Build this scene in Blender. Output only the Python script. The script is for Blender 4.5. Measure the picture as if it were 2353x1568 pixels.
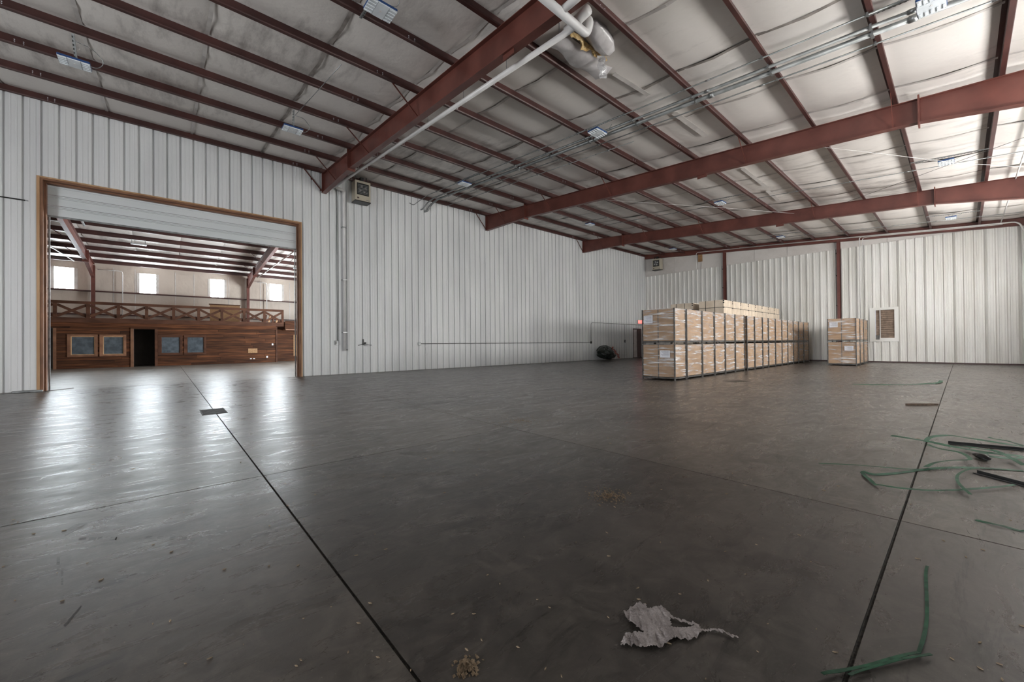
import bpy, math, random
from mathutils import Vector, Matrix
random.seed(7)
for o in list(bpy.data.objects): bpy.data.objects.remove(o)
SC = bpy.context.scene
COL = SC.collection

# ------------------------------------------------------------------ camera
FPX, YAW, PITCH, ROLL, CAMH = 907.22534, 0.85026, 0.00625, -0.00891, 1.12101
cF = Vector((math.cos(YAW)*math.cos(PITCH), math.sin(YAW)*math.cos(PITCH), math.sin(PITCH)))
cR = Vector((math.sin(YAW), -math.cos(YAW), 0)); cU = cR.cross(cF)
cc, ss = math.cos(ROLL), math.sin(ROLL)
cR, cU = cc*cR + ss*cU, -ss*cR + cc*cU
cam = bpy.data.cameras.new('camera'); camo = bpy.data.objects.new('camera', cam); COL.objects.link(camo)
cam.sensor_width = 36.0; cam.lens = FPX/2353*36.0; cam.clip_start = 0.05; cam.clip_end = 200
CP = Vector((0, 0, CAMH))
camo.matrix_world = Matrix(((cR.x, cU.x, -cF.x, 0), (cR.y, cU.y, -cF.y, 0), (cR.z, cU.z, -cF.z, CAMH), (0, 0, 0, 1)))
SC.camera = camo
def ray(px, py): return cF + cR*((px-1176.5)/FPX) - cU*((py-784.0)/FPX)
def at_floor(px, py, z=0.0): d = ray(px, py); return CP + d*((z-CAMH)/d.z)

# ------------------------------------------------------------------ world, exposure
w = bpy.data.worlds.new('world'); SC.world = w; w.use_nodes = True
bg = w.node_tree.nodes['Background']; bg.inputs[0].default_value = (0.75, 0.85, 1.0, 1); bg.inputs[1].default_value = 0.6
SC.view_settings.view_transform = 'Standard'; SC.view_settings.look = 'None'
SC.view_settings.exposure = 0.25; SC.view_settings.gamma = 1.0; SC.view_settings.use_curve_mapping = False

# main dimensions (metres; X along the partition wall, Y towards it)
W, B, X0 = 15.592, 27.048, 4.364        # partition plane, end wall plane, first beam
RY, NX, FY = -2.72, -10.9, 33.88        # eave wall on the camera's side, near end wall, far eave wall
SL = 1/12.0
def roofz(y):                            # top of the beams = underside of purlins
    return 7.49 - SL*abs(W - y)
WIN_PITCH, WIN_X0, WIN_W, WIN_Z0, WIN_Z1 = 3.525, -0.82, 0.76, 4.5, 5.72

# added fill lamps out of view: one in the far hall, one at the near end wall
def area(name, loc, size, rot, power, col):
    l = bpy.data.lights.new(name, 'AREA'); l.shape = 'RECTANGLE'; l.size, l.size_y = size
    l.energy = power; l.color = col
    o = bpy.data.objects.new(name, l); COL.objects.link(o); o.location = loc; o.rotation_euler = rot
    return o
WARM, COOL = (1.0, 0.93, 0.85), (0.90, 0.96, 1.0)
E_FAR, E_NEAR, P_FARFILL, P_FRONT = 46.0, 82.0, 2300, 980
area('fill_far_hall', (11.95, 24.0, 2.1), (4.2, 4.2), (math.radians(90), 0, math.radians(90)), P_FARFILL, COOL)  # added lamp before a solid side wall, brightens far hall and near roof
area('fill_near_end', (NX-0.05, 4.0, 2.2), (4.2, 4.2), (math.radians(90), 0, math.radians(-90)), P_FRONT, (0.96, 0.98, 1.0))  # added fill lamp in an invented door opening behind the camera

# ------------------------------------------------------------------ materials
def new_mat(name):
    m = bpy.data.materials.new(name); m.use_nodes = True
    return m, m.node_tree, m.node_tree.nodes['Principled BSDF']
def noise_mat(name, c1, c2, scale=3.0, rough=0.6, stretch=(1, 1, 1), bump=0.0, bscale=40, metal=0.0, detail=5, lo=0.35, hi=0.65, rough2=None, rand=0.0, spec=0.5):
    m, nt, p = new_mat(name); N, L = nt.nodes, nt.links
    tc = N.new('ShaderNodeTexCoord'); mp = N.new('ShaderNodeMapping'); mp.inputs['Scale'].default_value = stretch
    src = tc.outputs['Object']
    if rand:
        oi = N.new('ShaderNodeObjectInfo'); ad = N.new('ShaderNodeVectorMath'); ad.operation = 'ADD'
        mu = N.new('ShaderNodeMath'); mu.operation = 'MULTIPLY'; mu.inputs[1].default_value = 57.0
        L.new(oi.outputs['Random'], mu.inputs[0]); L.new(src, ad.inputs[0]); L.new(mu.outputs[0], ad.inputs[1]); src = ad.outputs[0]
    L.new(src, mp.inputs[0])
    nz = N.new('ShaderNodeTexNoise'); nz.inputs['Scale'].default_value = scale; nz.inputs['Detail'].default_value = detail
    L.new(mp.outputs[0], nz.inputs['Vector'])
    cr = N.new('ShaderNodeValToRGB'); cr.color_ramp.elements[0].position = lo; cr.color_ramp.elements[1].position = hi
    cr.color_ramp.elements[0].color = (*c1, 1); cr.color_ramp.elements[1].color = (*c2, 1)
    L.new(nz.outputs[0], cr.inputs[0])
    out = cr.outputs[0]
    if rand:
        hs = N.new('ShaderNodeHueSaturation'); mr = N.new('ShaderNodeMapRange')
        mr.inputs['To Min'].default_value = 1-rand; mr.inputs['To Max'].default_value = 1+rand
        L.new(oi.outputs['Random'], mr.inputs[0]); L.new(mr.outputs[0], hs.inputs['Value']); L.new(out, hs.inputs['Color']); out = hs.outputs[0]
    L.new(out, p.inputs['Base Color'])
    p.inputs['Roughness'].default_value = rough; p.inputs['Metallic'].default_value = metal; p.inputs['Specular IOR Level'].default_value = spec
    if rough2 is not None:
        mr2 = N.new('ShaderNodeMapRange'); mr2.inputs['To Min'].default_value = rough; mr2.inputs['To Max'].default_value = rough2
        L.new(nz.outputs[0], mr2.inputs[0]); L.new(mr2.outputs[0], p.inputs['Roughness'])
    if bump:
        nb = N.new('ShaderNodeTexNoise'); nb.inputs['Scale'].default_value = bscale; nb.inputs['Detail'].default_value = 4
        L.new(mp.outputs[0], nb.inputs['Vector'])
        bp = N.new('ShaderNodeBump'); bp.inputs['Strength'].default_value = bump; bp.inputs['Distance'].default_value = 0.02
        L.new(nb.outputs[0], bp.inputs['Height']); L.new(bp.outputs[0], p.inputs['Normal'])
    return m
def plain(name, c, rough=0.5, metal=0.0):
    return noise_mat(name, tuple(x*0.9 for x in c), tuple(min(1, x*1.08) for x in c), 4, rough, metal=metal)
def emit(name, c, s):
    m, nt, p = new_mat(name); N, L = nt.nodes, nt.links
    tc = N.new('ShaderNodeTexCoord'); wv = N.new('ShaderNodeTexWave'); wv.inputs['Scale'].default_value = 3.2
    L.new(tc.outputs['Object'], wv.inputs[0])
    mr = N.new('ShaderNodeMapRange'); mr.inputs['To Min'].default_value = 0.82*s; mr.inputs['To Max'].default_value = s
    L.new(wv.outputs[1], mr.inputs[0]); L.new(mr.outputs[0], p.inputs['Emission Strength'])
    p.inputs['Base Color'].default_value = (*c, 1); p.inputs['Emission Color'].default_value = (*c, 1)
    return m

def floor_mat(name, dark, light, dust, rlo, rhi):
    m, nt, p = new_mat(name); N, L = nt.nodes, nt.links
    geo = N.new('ShaderNodeNewGeometry')
    def nz(scale, detail=6, st=(1, 1, 1), dist=0.0, rough=0.55):
        mp = N.new('ShaderNodeMapping'); mp.inputs['Scale'].default_value = st; L.new(geo.outputs['Position'], mp.inputs[0])
        n = N.new('ShaderNodeTexNoise'); n.inputs['Scale'].default_value = scale; n.inputs['Detail'].default_value = detail
        n.inputs['Distortion'].default_value = dist; n.inputs['Roughness'].default_value = rough
        L.new(mp.outputs[0], n.inputs['Vector']); return n.outputs[0]
    def ramp(v, a, b, ca=(0, 0, 0), cb=(1, 1, 1)):
        r = N.new('ShaderNodeValToRGB'); r.color_ramp.elements[0].position = a; r.color_ramp.elements[1].position = b
        r.color_ramp.elements[0].color = (*ca, 1); r.color_ramp.elements[1].color = (*cb, 1); L.new(v, r.inputs[0]); return r.outputs[0]
    def mix(f, a, b):
        x = N.new('ShaderNodeMix'); x.data_type = 'RGBA'
        L.new(f, x.inputs[0])
        for i, v in ((6, a), (7, b)):
            if isinstance(v, tuple): x.inputs[i].default_value = (*v, 1)
            else: L.new(v, x.inputs[i])
        return x.outputs[2]
    base = ramp(nz(0.55, 7, dist=0.6), 0.36, 0.66, dark, light)
    mott = ramp(nz(4.5, 9, dist=1.4, rough=0.72), 0.44, 0.70)
    c = mix(mott, base, dust)
    drag = ramp(nz(2.2, 9, st=(0.30, 2.6, 1), dist=1.3, rough=0.78), 0.56, 0.68)
    c2 = mix(drag, c, tuple(x*0.55 for x in dark))
    drag2 = ramp(nz(1.7, 9, st=(2.6, 0.35, 1), dist=1.2, rough=0.78), 0.58, 0.72)
    c3 = mix(drag2, c2, tuple(min(1, x*1.35) for x in light))
    fleck = ramp(nz(70, 2), 0.70, 0.76)
    c4 = mix(fleck, c3, tuple(min(1, x*2.2) for x in light))
    L.new(c4, p.inputs['Base Color'])
    rr = N.new('ShaderNodeMapRange'); rr.inputs['To Min'].default_value = rlo; rr.inputs['To Max'].default_value = rhi
    rr.inputs['From Min'].default_value = 0.3; rr.inputs['From Max'].default_value = 0.7
    L.new(nz(3.0, 9, st=(0.6, 1.6, 1), dist=1.2, rough=0.75), rr.inputs[0]); L.new(rr.outputs[0], p.inputs['Roughness'])
    p.inputs['Specular IOR Level'].default_value = 0.55
    bp = N.new('ShaderNodeBump'); bp.inputs['Strength'].default_value = 0.13; bp.inputs['Distance'].default_value = 0.012
    L.new(nz(14, 9, st=(0.7, 1.3, 1), dist=0.8, rough=0.75), bp.inputs['Height']); L.new(bp.outputs[0], p.inputs['Normal'])
    return m

def facing_mat(name, c, stain, amount):
    """white insulation facing with mildew streaks"""
    m, nt, p = new_mat(name); N, L = nt.nodes, nt.links
    geo = N.new('ShaderNodeNewGeometry')
    mp = N.new('ShaderNodeMapping'); mp.inputs['Scale'].default_value = (2.2, 0.55, 0.6); L.new(geo.outputs['Position'], mp.inputs[0])
    n1 = N.new('ShaderNodeTexNoise'); n1.inputs['Scale'].default_value = 1.6; n1.inputs['Detail'].default_value = 9; n1.inputs['Roughness'].default_value = 0.72
    L.new(mp.outputs[0], n1.inputs['Vector'])
    n2 = N.new('ShaderNodeTexNoise'); n2.inputs['Scale'].default_value = 0.25; n2.inputs['Detail'].default_value = 3
    L.new(geo.outputs['Position'], n2.inputs['Vector'])
    mu = N.new('ShaderNodeMath'); mu.operation = 'MULTIPLY'; L.new(n1.outputs[0], mu.inputs[0]); L.new(n2.outputs[0], mu.inputs[1])
    cr = N.new('ShaderNodeValToRGB'); cr.color_ramp.elements[0].position = 0.27; cr.color_ramp.elements[1].position = 0.44
    cr.color_ramp.elements[0].color = (*c, 1); cr.color_ramp.elements[1].color = tuple(a*(1-amount)+b*amount for a, b in zip(c, stain))+(1,)
    L.new(mu.outputs[0], cr.inputs[0]); L.new(cr.outputs[0], p.inputs['Base Color'])
    p.inputs['Roughness'].default_value = 0.45
    nb = N.new('ShaderNodeTexNoise'); nb.inputs['Scale'].default_value = 6; nb.inputs['Detail'].default_value = 3; L.new(geo.outputs['Position'], nb.inputs['Vector'])
    bp = N.new('ShaderNodeBump'); bp.inputs['Strength'].default_value = 0.25; bp.inputs['Distance'].default_value = 0.03
    L.new(nb.outputs[0], bp.inputs['Height']); L.new(bp.outputs[0], p.inputs['Normal'])
    return m

def film_mat(name, diag=(1, 1, 1), white=0.95):
    """clear stretch film: mostly transparent, wrinkled gloss"""
    m = bpy.data.materials.new(name); m.use_nodes = True; nt = m.node_tree; N, L = nt.nodes, nt.links
    N.clear(); out = N.new('ShaderNodeOutputMaterial')
    tr = N.new('ShaderNodeBsdfTransparent'); gl = N.new('ShaderNodeBsdfPrincipled')
    gl.inputs['Base Color'].default_value = (0.85, 0.85, 0.86, 1); gl.inputs['Roughness'].default_value = 0.14
    tc = N.new('ShaderNodeTexCoord'); mp = N.new('ShaderNodeMapping'); mp.inputs['Scale'].default_value = (0.7, 0.7, 8.0)
    mp.inputs['Rotation'].default_value = (0.25, 0.45, 0); L.new(tc.outputs['Object'], mp.inputs[0])
    oi = N.new('ShaderNodeObjectInfo'); mu = N.new('ShaderNodeMath'); mu.operation = 'MULTIPLY'; mu.inputs[1].default_value = 40
    ad = N.new('ShaderNodeVectorMath'); L.new(oi.outputs['Random'], mu.inputs[0]); L.new(mp.outputs[0], ad.inputs[0]); L.new(mu.outputs[0], ad.inputs[1])
    nz = N.new('ShaderNodeTexNoise'); nz.inputs['Scale'].default_value = 2.6; nz.inputs['Detail'].default_value = 4; nz.inputs['Distortion'].default_value = 0.35
    L.new(ad.outputs[0], nz.inputs['Vector'])
    cr = N.new('ShaderNodeMapRange'); cr.inputs['From Min'].default_value = 0.50; cr.inputs['From Max'].default_value = 0.74
    cr.inputs['To Min'].default_value = 0.07; cr.inputs['To Max'].default_value = white  # whiter, denser streaks paint highlights into the film
    L.new(nz.outputs[0], cr.inputs[0])
    bp = N.new('ShaderNodeBump'); bp.inputs['Strength'].default_value = 0.9; bp.inputs['Distance'].default_value = 0.03
    L.new(nz.outputs[0], bp.inputs['Height']); L.new(bp.outputs[0], gl.inputs['Normal'])
    mx = N.new('ShaderNodeMixShader'); L.new(cr.outputs[0], mx.inputs[0]); L.new(tr.outputs[0], mx.inputs[1]); L.new(gl.outputs[0], mx.inputs[2])
    L.new(mx.outputs[0], out.inputs[0])
    return m

M = {}
M['slab'] = floor_mat('polished_concrete', (0.034, 0.0295, 0.026), (0.086, 0.074, 0.063), (0.105, 0.091, 0.078), 0.20, 0.42)
M['slab_dark'] = floor_mat('dark_sealed_concrete', (0.024, 0.021, 0.0185), (0.060, 0.052, 0.045), (0.075, 0.065, 0.056), 0.20, 0.42)
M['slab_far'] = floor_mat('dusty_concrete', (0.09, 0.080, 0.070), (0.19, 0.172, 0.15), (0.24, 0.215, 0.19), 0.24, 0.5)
M['joint'] = noise_mat('joint_sealant', (0.008, 0.007, 0.006), (0.05, 0.042, 0.033), 60, 0.9, bump=0.5)
M['white_sheet'] = noise_mat('white_wall_sheet', (0.62, 0.63, 0.635), (0.72, 0.73, 0.73), 0.9, 0.42, stretch=(1, 1, 0.25))
M['end_sheet'] = noise_mat('aged_wall_sheet', (0.64, 0.63, 0.59), (0.76, 0.76, 0.735), 1.3, 0.38, stretch=(1, 1, 0.2))
M['facing'] = facing_mat('roof_facing', (0.79, 0.75, 0.71), (0.10, 0.08, 0.065), 0.6)
M['facing_wall'] = facing_mat('wall_facing', (0.66, 0.63, 0.60), (0.25, 0.21, 0.17), 0.25)
M['facing_far'] = facing_mat('far_wall_facing', (0.50, 0.43, 0.37), (0.22, 0.17, 0.13), 0.3)
M['tape'] = noise_mat('facing_tape', (0.50, 0.47, 0.45), (0.62, 0.59, 0.56), 4, 0.35)
M['seam'] = noise_mat('facing_seam', (0.16, 0.14, 0.125), (0.40, 0.36, 0.33), 3, 0.7)
M['red'] = noise_mat('red_oxide_steel', (0.092, 0.028, 0.021), (0.148, 0.048, 0.036), 1.6, 0.42, bump=0.03, bscale=30, detail=8)
M['purlin'] = noise_mat('red_oxide_shaded', (0.038, 0.0125, 0.0105), (0.070, 0.024, 0.020), 1.6, 0.48, detail=6)  # same paint as the beams, with the shade under the roof darkened into it
M['core'] = plain('wall_core', (0.45, 0.44, 0.42), 0.8)
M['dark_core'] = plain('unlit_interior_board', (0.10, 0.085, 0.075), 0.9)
M['pine'] = noise_mat('pine_trim', (0.36, 0.20, 0.095), (0.52, 0.33, 0.18), 5, 0.6, stretch=(1, 1, 0.15), rand=0.12)
M['treated'] = noise_mat('brown_jamb', (0.14, 0.062, 0.030), (0.25, 0.118, 0.060), 6, 0.6, stretch=(0.3, 1, 0.3))
M['door_skin'] = noise_mat('roller_door_skin', (0.62, 0.66, 0.67), (0.70, 0.73, 0.735), 1.0, 0.35, stretch=(0.3, 1, 1))
M['galv'] = noise_mat('galvanised_steel', (0.22, 0.23, 0.23), (0.38, 0.39, 0.39), 9, 0.42, metal=0.8)
M['emt'] = noise_mat('conduit_steel', (0.17, 0.18, 0.18), (0.27, 0.28, 0.28), 5, 0.48, metal=0.6)
M['pvc'] = noise_mat('white_pvc', (0.58, 0.57, 0.56), (0.70, 0.69, 0.68), 2, 0.35, stretch=(1, 1, 1))
M['black'] = plain('black_plastic', (0.014, 0.014, 0.014), 0.4)
M['steel_dark'] = noise_mat('dark_crate_steel', (0.055, 0.053, 0.050), (0.13, 0.125, 0.118), 6, 0.45, metal=0.5)
M['tan'] = noise_mat('heater_enamel', (0.40, 0.36, 0.28), (0.46, 0.42, 0.335), 3, 0.4)
M['chrome'] = plain('bright_metal', (0.72, 0.72, 0.72), 0.2, 0.9)
M['blue'] = plain('blue_housing', (0.018, 0.055, 0.17), 0.35)
M['lens'] = plain('led_lens', (0.66, 0.70, 0.73), 0.25)
M['kraft'] = noise_mat('kraft_board', (0.30, 0.185, 0.10), (0.40, 0.26, 0.15), 3, 0.65, stretch=(1, 1, 3), rand=0.06, bump=0.05)
M['pale'] = noise_mat('pale_carton', (0.60, 0.50, 0.39), (0.72, 0.62, 0.50), 3, 0.6, rand=0.10)
M['film'] = film_mat('stretch_film')
M['film_torn'] = film_mat('loose_film', white=0.8)
M['paper'] = plain('white_paper', (0.66, 0.67, 0.72), 0.6)
M['ink'] = plain('grey_print', (0.18, 0.19, 0.22), 0.6)
M['wood'] = noise_mat('stained_plank', (0.034, 0.011, 0.0045), (0.105, 0.038, 0.015), 4, 0.72, stretch=(0.25, 1, 3), rand=0.4, bump=0.1, detail=8, spec=0.2)
M['wood_mid'] = noise_mat('stained_rail', (0.050, 0.020, 0.011), (0.092, 0.039, 0.022), 5, 0.7, stretch=(0.3, 1, 1), rand=0.15, spec=0.2)
M['wood_lt'] = noise_mat('cedar_trim', (0.14, 0.060, 0.030), (0.25, 0.118, 0.062), 6, 0.55, stretch=(0.4, 1, 0.4), rand=0.2)
M['osb'] = noise_mat('osb_sheet', (0.20, 0.105, 0.045), (0.36, 0.21, 0.10), 30, 0.7)
M['bluepane'] = noise_mat('dusty_pane', (0.045, 0.055, 0.065), (0.085, 0.10, 0.115), 5, 0.12)
M['window_far'] = emit('translucent_panel_far', (0.86, 0.95, 1.0), E_FAR)
M['window_near'] = emit('translucent_panel_near', (1.0, 0.985, 0.96), E_NEAR)
M['green'] = noise_mat('green_strap', (0.008, 0.042, 0.022), (0.022, 0.095, 0.050), 20, 0.55, spec=0.25)
M['rag'] = noise_mat('grey_rag', (0.20, 0.175, 0.17), (0.31, 0.275, 0.265), 14, 0.9, bump=0.5, bscale=120)
M['sawdust'] = noise_mat('sawdust', (0.17, 0.125, 0.08), (0.30, 0.225, 0.15), 60, 0.9)
M['bag'] = noise_mat('dark_bin_bag', (0.012, 0.016, 0.014), (0.035, 0.045, 0.040), 6, 0.28, bump=0.7, bscale=14)
M['redtrash'] = noise_mat('red_tatters', (0.20, 0.045, 0.035), (0.42, 0.20, 0.17), 22, 0.6)
M['exit'] = emit('exit_letters', (1.0, 0.06, 0.05), 9.0)
M['yellow_foam'] = noise_mat('glass_wool', (0.42, 0.26, 0.09), (0.62, 0.48, 0.26), 14, 0.95, bump=0.8, bscale=30)
M['foil'] = noise_mat('crinkled_foil', (0.7, 0.7, 0.7), (0.92, 0.92, 0.92), 20, 0.22, metal=0.5, bump=1.0, bscale=26)
M['vinyl'] = noise_mat('sagging_vinyl', (0.50, 0.48, 0.48), (0.64, 0.62, 0.62), 5, 0.25, bump=0.5, bscale=8)
M['doorwhite'] = plain('door_paint', (0.62, 0.58, 0.57), 0.45)
M['doorbrown'] = plain('door_frame_paint', (0.075, 0.045, 0.042), 0.5)
M['louver'] = noise_mat('dusty_louver', (0.16, 0.115, 0.085), (0.27, 0.20, 0.15), 7, 0.6)
M['iron'] = plain('cast_iron', (0.03, 0.027, 0.024), 0.55, 0.5)
M['chip'] = noise_mat('wood_chip', (0.035, 0.022, 0.014), (0.09, 0.06, 0.04), 25, 0.8)
M['ply'] = noise_mat('plywood', (0.24, 0.13, 0.055), (0.32, 0.19, 0.09), 8, 0.7)

# ------------------------------------------------------------------ mesh helpers
class MB:
    def __init__(s): s.v = []; s.f = []
    def box(s, a, b):
        x0, y0, z0 = (min(p, q) for p, q in zip(a, b)); x1, y1, z1 = (max(p, q) for p, q in zip(a, b)); n = len(s.v)
        s.v += [(x0,y0,z0),(x1,y0,z0),(x1,y1,z0),(x0,y1,z0),(x0,y0,z1),(x1,y0,z1),(x1,y1,z1),(x0,y1,z1)]
        s.f += [tuple(n+i for i in q) for q in ((0,3,2,1),(4,5,6,7),(0,1,5,4),(1,2,6,5),(2,3,7,6),(3,0,4,7))]
        return s
    def bevbox(s, a, b, r):
        """box with chamfered edges (24 vertices)"""
        lo = [min(p, q) for p, q in zip(a, b)]; hi = [max(p, q) for p, q in zip(a, b)]
        r = min(r, *[(h-l)*0.45 for l, h in zip(lo, hi)])
        import itertools
        pts = []
        for c in itertools.product((0, 1), repeat=3):
            for ax in range(3):
                pts.append(tuple((hi if c[i] else lo)[i] + (0 if i == ax else (-r if c[i] else r)) for i in range(3)))
        import bmesh
        bm = bmesh.new(); vs = [bm.verts.new(p) for p in pts]
        bmesh.ops.convex_hull(bm, input=vs); bmesh.ops.dissolve_limit(bm, angle_limit=0.01, verts=bm.verts, edges=bm.edges)
        n = len(s.v); bm.verts.index_update(); s.v += [tuple(v.co) for v in bm.verts]
        s.f += [tuple(n+v.index for v in f.verts) for f in bm.faces]; bm.free(); return s
    def quad(s, *p): n = len(s.v); s.v += [tuple(q) for q in p]; s.f.append(tuple(range(n, n+len(p)))); return s
    def prism(s, poly, ext):
        """closed polygon (3D points) extruded by vector ext"""
        n = len(s.v); k = len(poly); e = Vector(ext)
        s.v += [tuple(p) for p in poly] + [tuple(Vector(p)+e) for p in poly]
        s.f += [tuple(n+i for i in range(k))[::-1], tuple(n+k+i for i in range(k))]
        s.f += [(n+i, n+(i+1) % k, n+k+(i+1) % k, n+k+i) for i in range(k)]; return s
    def bar(s, p, q, wdt, hgt, up=(0, 0, 1)):
        p, q = Vector(p), Vector(q); d = (q-p).normalized(); u = Vector(up)
        if abs(d.dot(u)) > 0.98: u = Vector((1, 0, 0))
        a = d.cross(u).normalized(); b = a.cross(d)
        return s.prism([p+a*wdt/2+b*hgt/2, p-a*wdt/2+b*hgt/2, p-a*wdt/2-b*hgt/2, p+a*wdt/2-b*hgt/2], q-p)
    def tube(s, pts, r, n=8, cap=True):
        pts = [Vector(p) for p in pts]; base = len(s.v); prev = None
        for i, p in enumerate(pts):
            d = ((pts[min(i+1, len(pts)-1)] - pts[max(i-1, 0)])).normalized()
            if prev is None:
                a = d.cross(Vector((0, 0, 1)));  a = a if a.length > 0.05 else d.cross(Vector((1, 0, 0)))
            else: a = prev - d*prev.dot(d)
            a.normalize(); prev = a; b = d.cross(a); rr = r[i] if isinstance(r, (list, tuple)) else r
            s.v += [tuple(p + (a*math.cos(t) + b*math.sin(t))*rr) for t in (2*math.pi*j/n for j in range(n))]
        for i in range(len(pts)-1):
            for j in range(n):
                s.f.append((base+i*n+j, base+i*n+(j+1) % n, base+(i+1)*n+(j+1) % n, base+(i+1)*n+j))
        if cap:
            s.f.append(tuple(base+j for j in range(n))[::-1]); s.f.append(tuple(base+(len(pts)-1)*n+j for j in range(n)))
        return s
    def disc(s, c, r, axis='z', n=16):
        c = Vector(c); k = len(s.v)
        for j in range(n):
            t = 2*math.pi*j/n; a, b = r*math.cos(t), r*math.sin(t)
            s.v.append(tuple(c + Vector({'z': (a, b, 0), 'y': (a, 0, b), 'x': (0, a, b)}[axis])))
        s.f.append(tuple(range(k, k+n))); return s
    def sheet(s, grid):
        """grid[i][j] of points -> quads"""
        n = len(s.v); rows, cols = len(grid), len(grid[0])
        for r in grid: s.v += [tuple(p) for p in r]
        for i in range(rows-1):
            for j in range(cols-1):
                a = n+i*cols+j; s.f.append((a, a+1, a+cols+1, a+cols))
        return s
    def build(s, name, mat, parent=None, smooth=False, loc=None):
        o0 = Vector(loc) if loc is not None else (wloc(parent) if parent else Vector((0, 0, 0)))
        me = bpy.data.meshes.new(name); me.from_pydata([(x-o0.x, y-o0.y, z-o0.z) for x, y, z in s.v], [], s.f); me.materials.append(mat)
        if smooth: me.polygons.foreach_set('use_smooth', [True]*len(me.polygons))
        me.update(); o = bpy.data.objects.new(name, me); COL.objects.link(o)
        if parent:
            o.parent = parent; o.location = o0 - wloc(parent)
        else: o.location = o0
        return o
def wloc(o):
    v = Vector(o.location)
    while o.parent: o = o.parent; v += o.location
    return v
def tag(o, label=None, cat=None, group=None, kind=None):
    if label: o['label'] = label
    if cat: o['category'] = cat
    if group: o['group'] = group
    if kind: o['kind'] = kind
    return o
def thing(name, label, cat, loc, group=None):
    e = bpy.data.objects.new(name, None); COL.objects.link(e); e.location = loc; e.empty_display_size = 0.1
    return tag(e, label, cat, group)
def inst(src, parent, loc, name=None):
    """a further piece that shares its mesh with src (loc in world space)"""
    o = bpy.data.objects.new(name or src.name.split('.')[0], src.data); COL.objects.link(o)
    o.parent = parent; o.location = Vector(loc) - (wloc(parent) if parent else Vector()); return o
def bx(a, b): return MB().box(a, b)
def rounded(pts, r=0.12, n=5):
    """polyline with its corners rounded"""
    pts = [Vector(p) for p in pts]; out = [pts[0]]
    for i in range(1, len(pts)-1):
        a, b, c = pts[i-1], pts[i], pts[i+1]; k = min(r, (b-a).length*0.45, (c-b).length*0.45)
        p, q = b+(a-b).normalized()*k, b+(c-b).normalized()*k
        for t in range(n+1):
            u = t/n; out.append(p*(1-u)**2 + b*2*u*(1-u) + q*u*u)
    out.append(pts[-1]); return out
ORD = ['first','second','third','fourth','fifth','sixth','seventh','eighth','ninth','tenth','eleventh','twelfth','thirteenth','fourteenth','fifteenth','sixteenth']

# ------------------------------------------------------------------ floor
XJ, XK, YJ, YM = 0.631, 3.424, 3.983, 0.265
fl = tag(bx((NX, RY, -0.30), (B+0.3, FY, -0.012)).build('floor', M['joint'], loc=(0, 0, -0.3)), 'dark polished concrete warehouse floor with saw-cut joints', kind='structure')
g = 0.0065
def slab(x0, y0, x1, y1, mat='slab'):
    bx((x0+g, y0+g, -0.012), (x1-g, y1-g, 0)).build('slab', M[mat], fl)
slab(NX, YJ, XJ, W); slab(XJ, YJ, XK, W); slab(NX, RY, XJ, YJ)
slab(XJ, YM, XK, YJ, 'slab_dark'); slab(XJ, RY, XK, YM, 'slab_dark'); slab(XK, YM, B+.3, W); slab(XK, RY, B+.3, YM)
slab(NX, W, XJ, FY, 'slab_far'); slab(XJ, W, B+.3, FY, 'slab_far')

# dark marks worn into the concrete: tyre treads, drag marks, stains
M['mark'] = noise_mat('floor_mark', (0.018, 0.016, 0.013), (0.050, 0.043, 0.036), 9, 0.5, lo=0.3, hi=0.75, detail=8, spec=0.4)
M['mark2'] = noise_mat('faint_floor_mark', (0.034, 0.029, 0.025), (0.082, 0.071, 0.061), 9, 0.36, detail=8, bump=0.3, bscale=14)
def mark(px, mat='mark'):
    P = [at_floor(*p) for p in px]
    MB().quad(*[(p.x, p.y, .0007) for p in P]).build('floor_mark', M[mat], fl)
for x, y, w_, h_ in ((183, 1236, 16, 5), (206, 1236, 16, 5), (226, 1235, 10, 6), (255, 1235, 14, 6), (267, 1235, 8, 6), (289, 1234, 10, 5), (335, 1233, 16, 6), (363, 1233, 14, 6), (391, 1234, 13, 6), (419, 1235, 11, 6), (440, 1239, 9, 5), (460, 1245, 9, 5), (480, 1251, 8, 4)):
    mark([(x, y), (x+w_, y-1), (x+w_-2, y+h_), (x-3, y+h_)], 'mark2')
mark([(140, 1225), (175, 1205), (205, 1200), (188, 1212), (150, 1232)], 'mark2')
mark([(750, 1092), (770, 1090), (1040, 1085), (1050, 1090), (770, 1102), (752, 1101)], 'mark2'); mark([(905, 1040), (1150, 1036), (1160, 1042), (930, 1046)], 'mark2')
mark([(524, 934), (548, 932), (556, 938), (532, 940)], 'mark2'); mark([(146, 1438), (158, 1424), (186, 1392), (188, 1394), (160, 1430), (150, 1442)])
mark([(130, 1280), (138, 1280), (137, 1312), (130, 1312)], 'mark2'); mark([(140, 1296), (146, 1296), (145, 1345), (140, 1345)], 'mark2')
mark([(1655, 876), (1700, 874), (1724, 877), (1690, 879)], 'mark')

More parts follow.
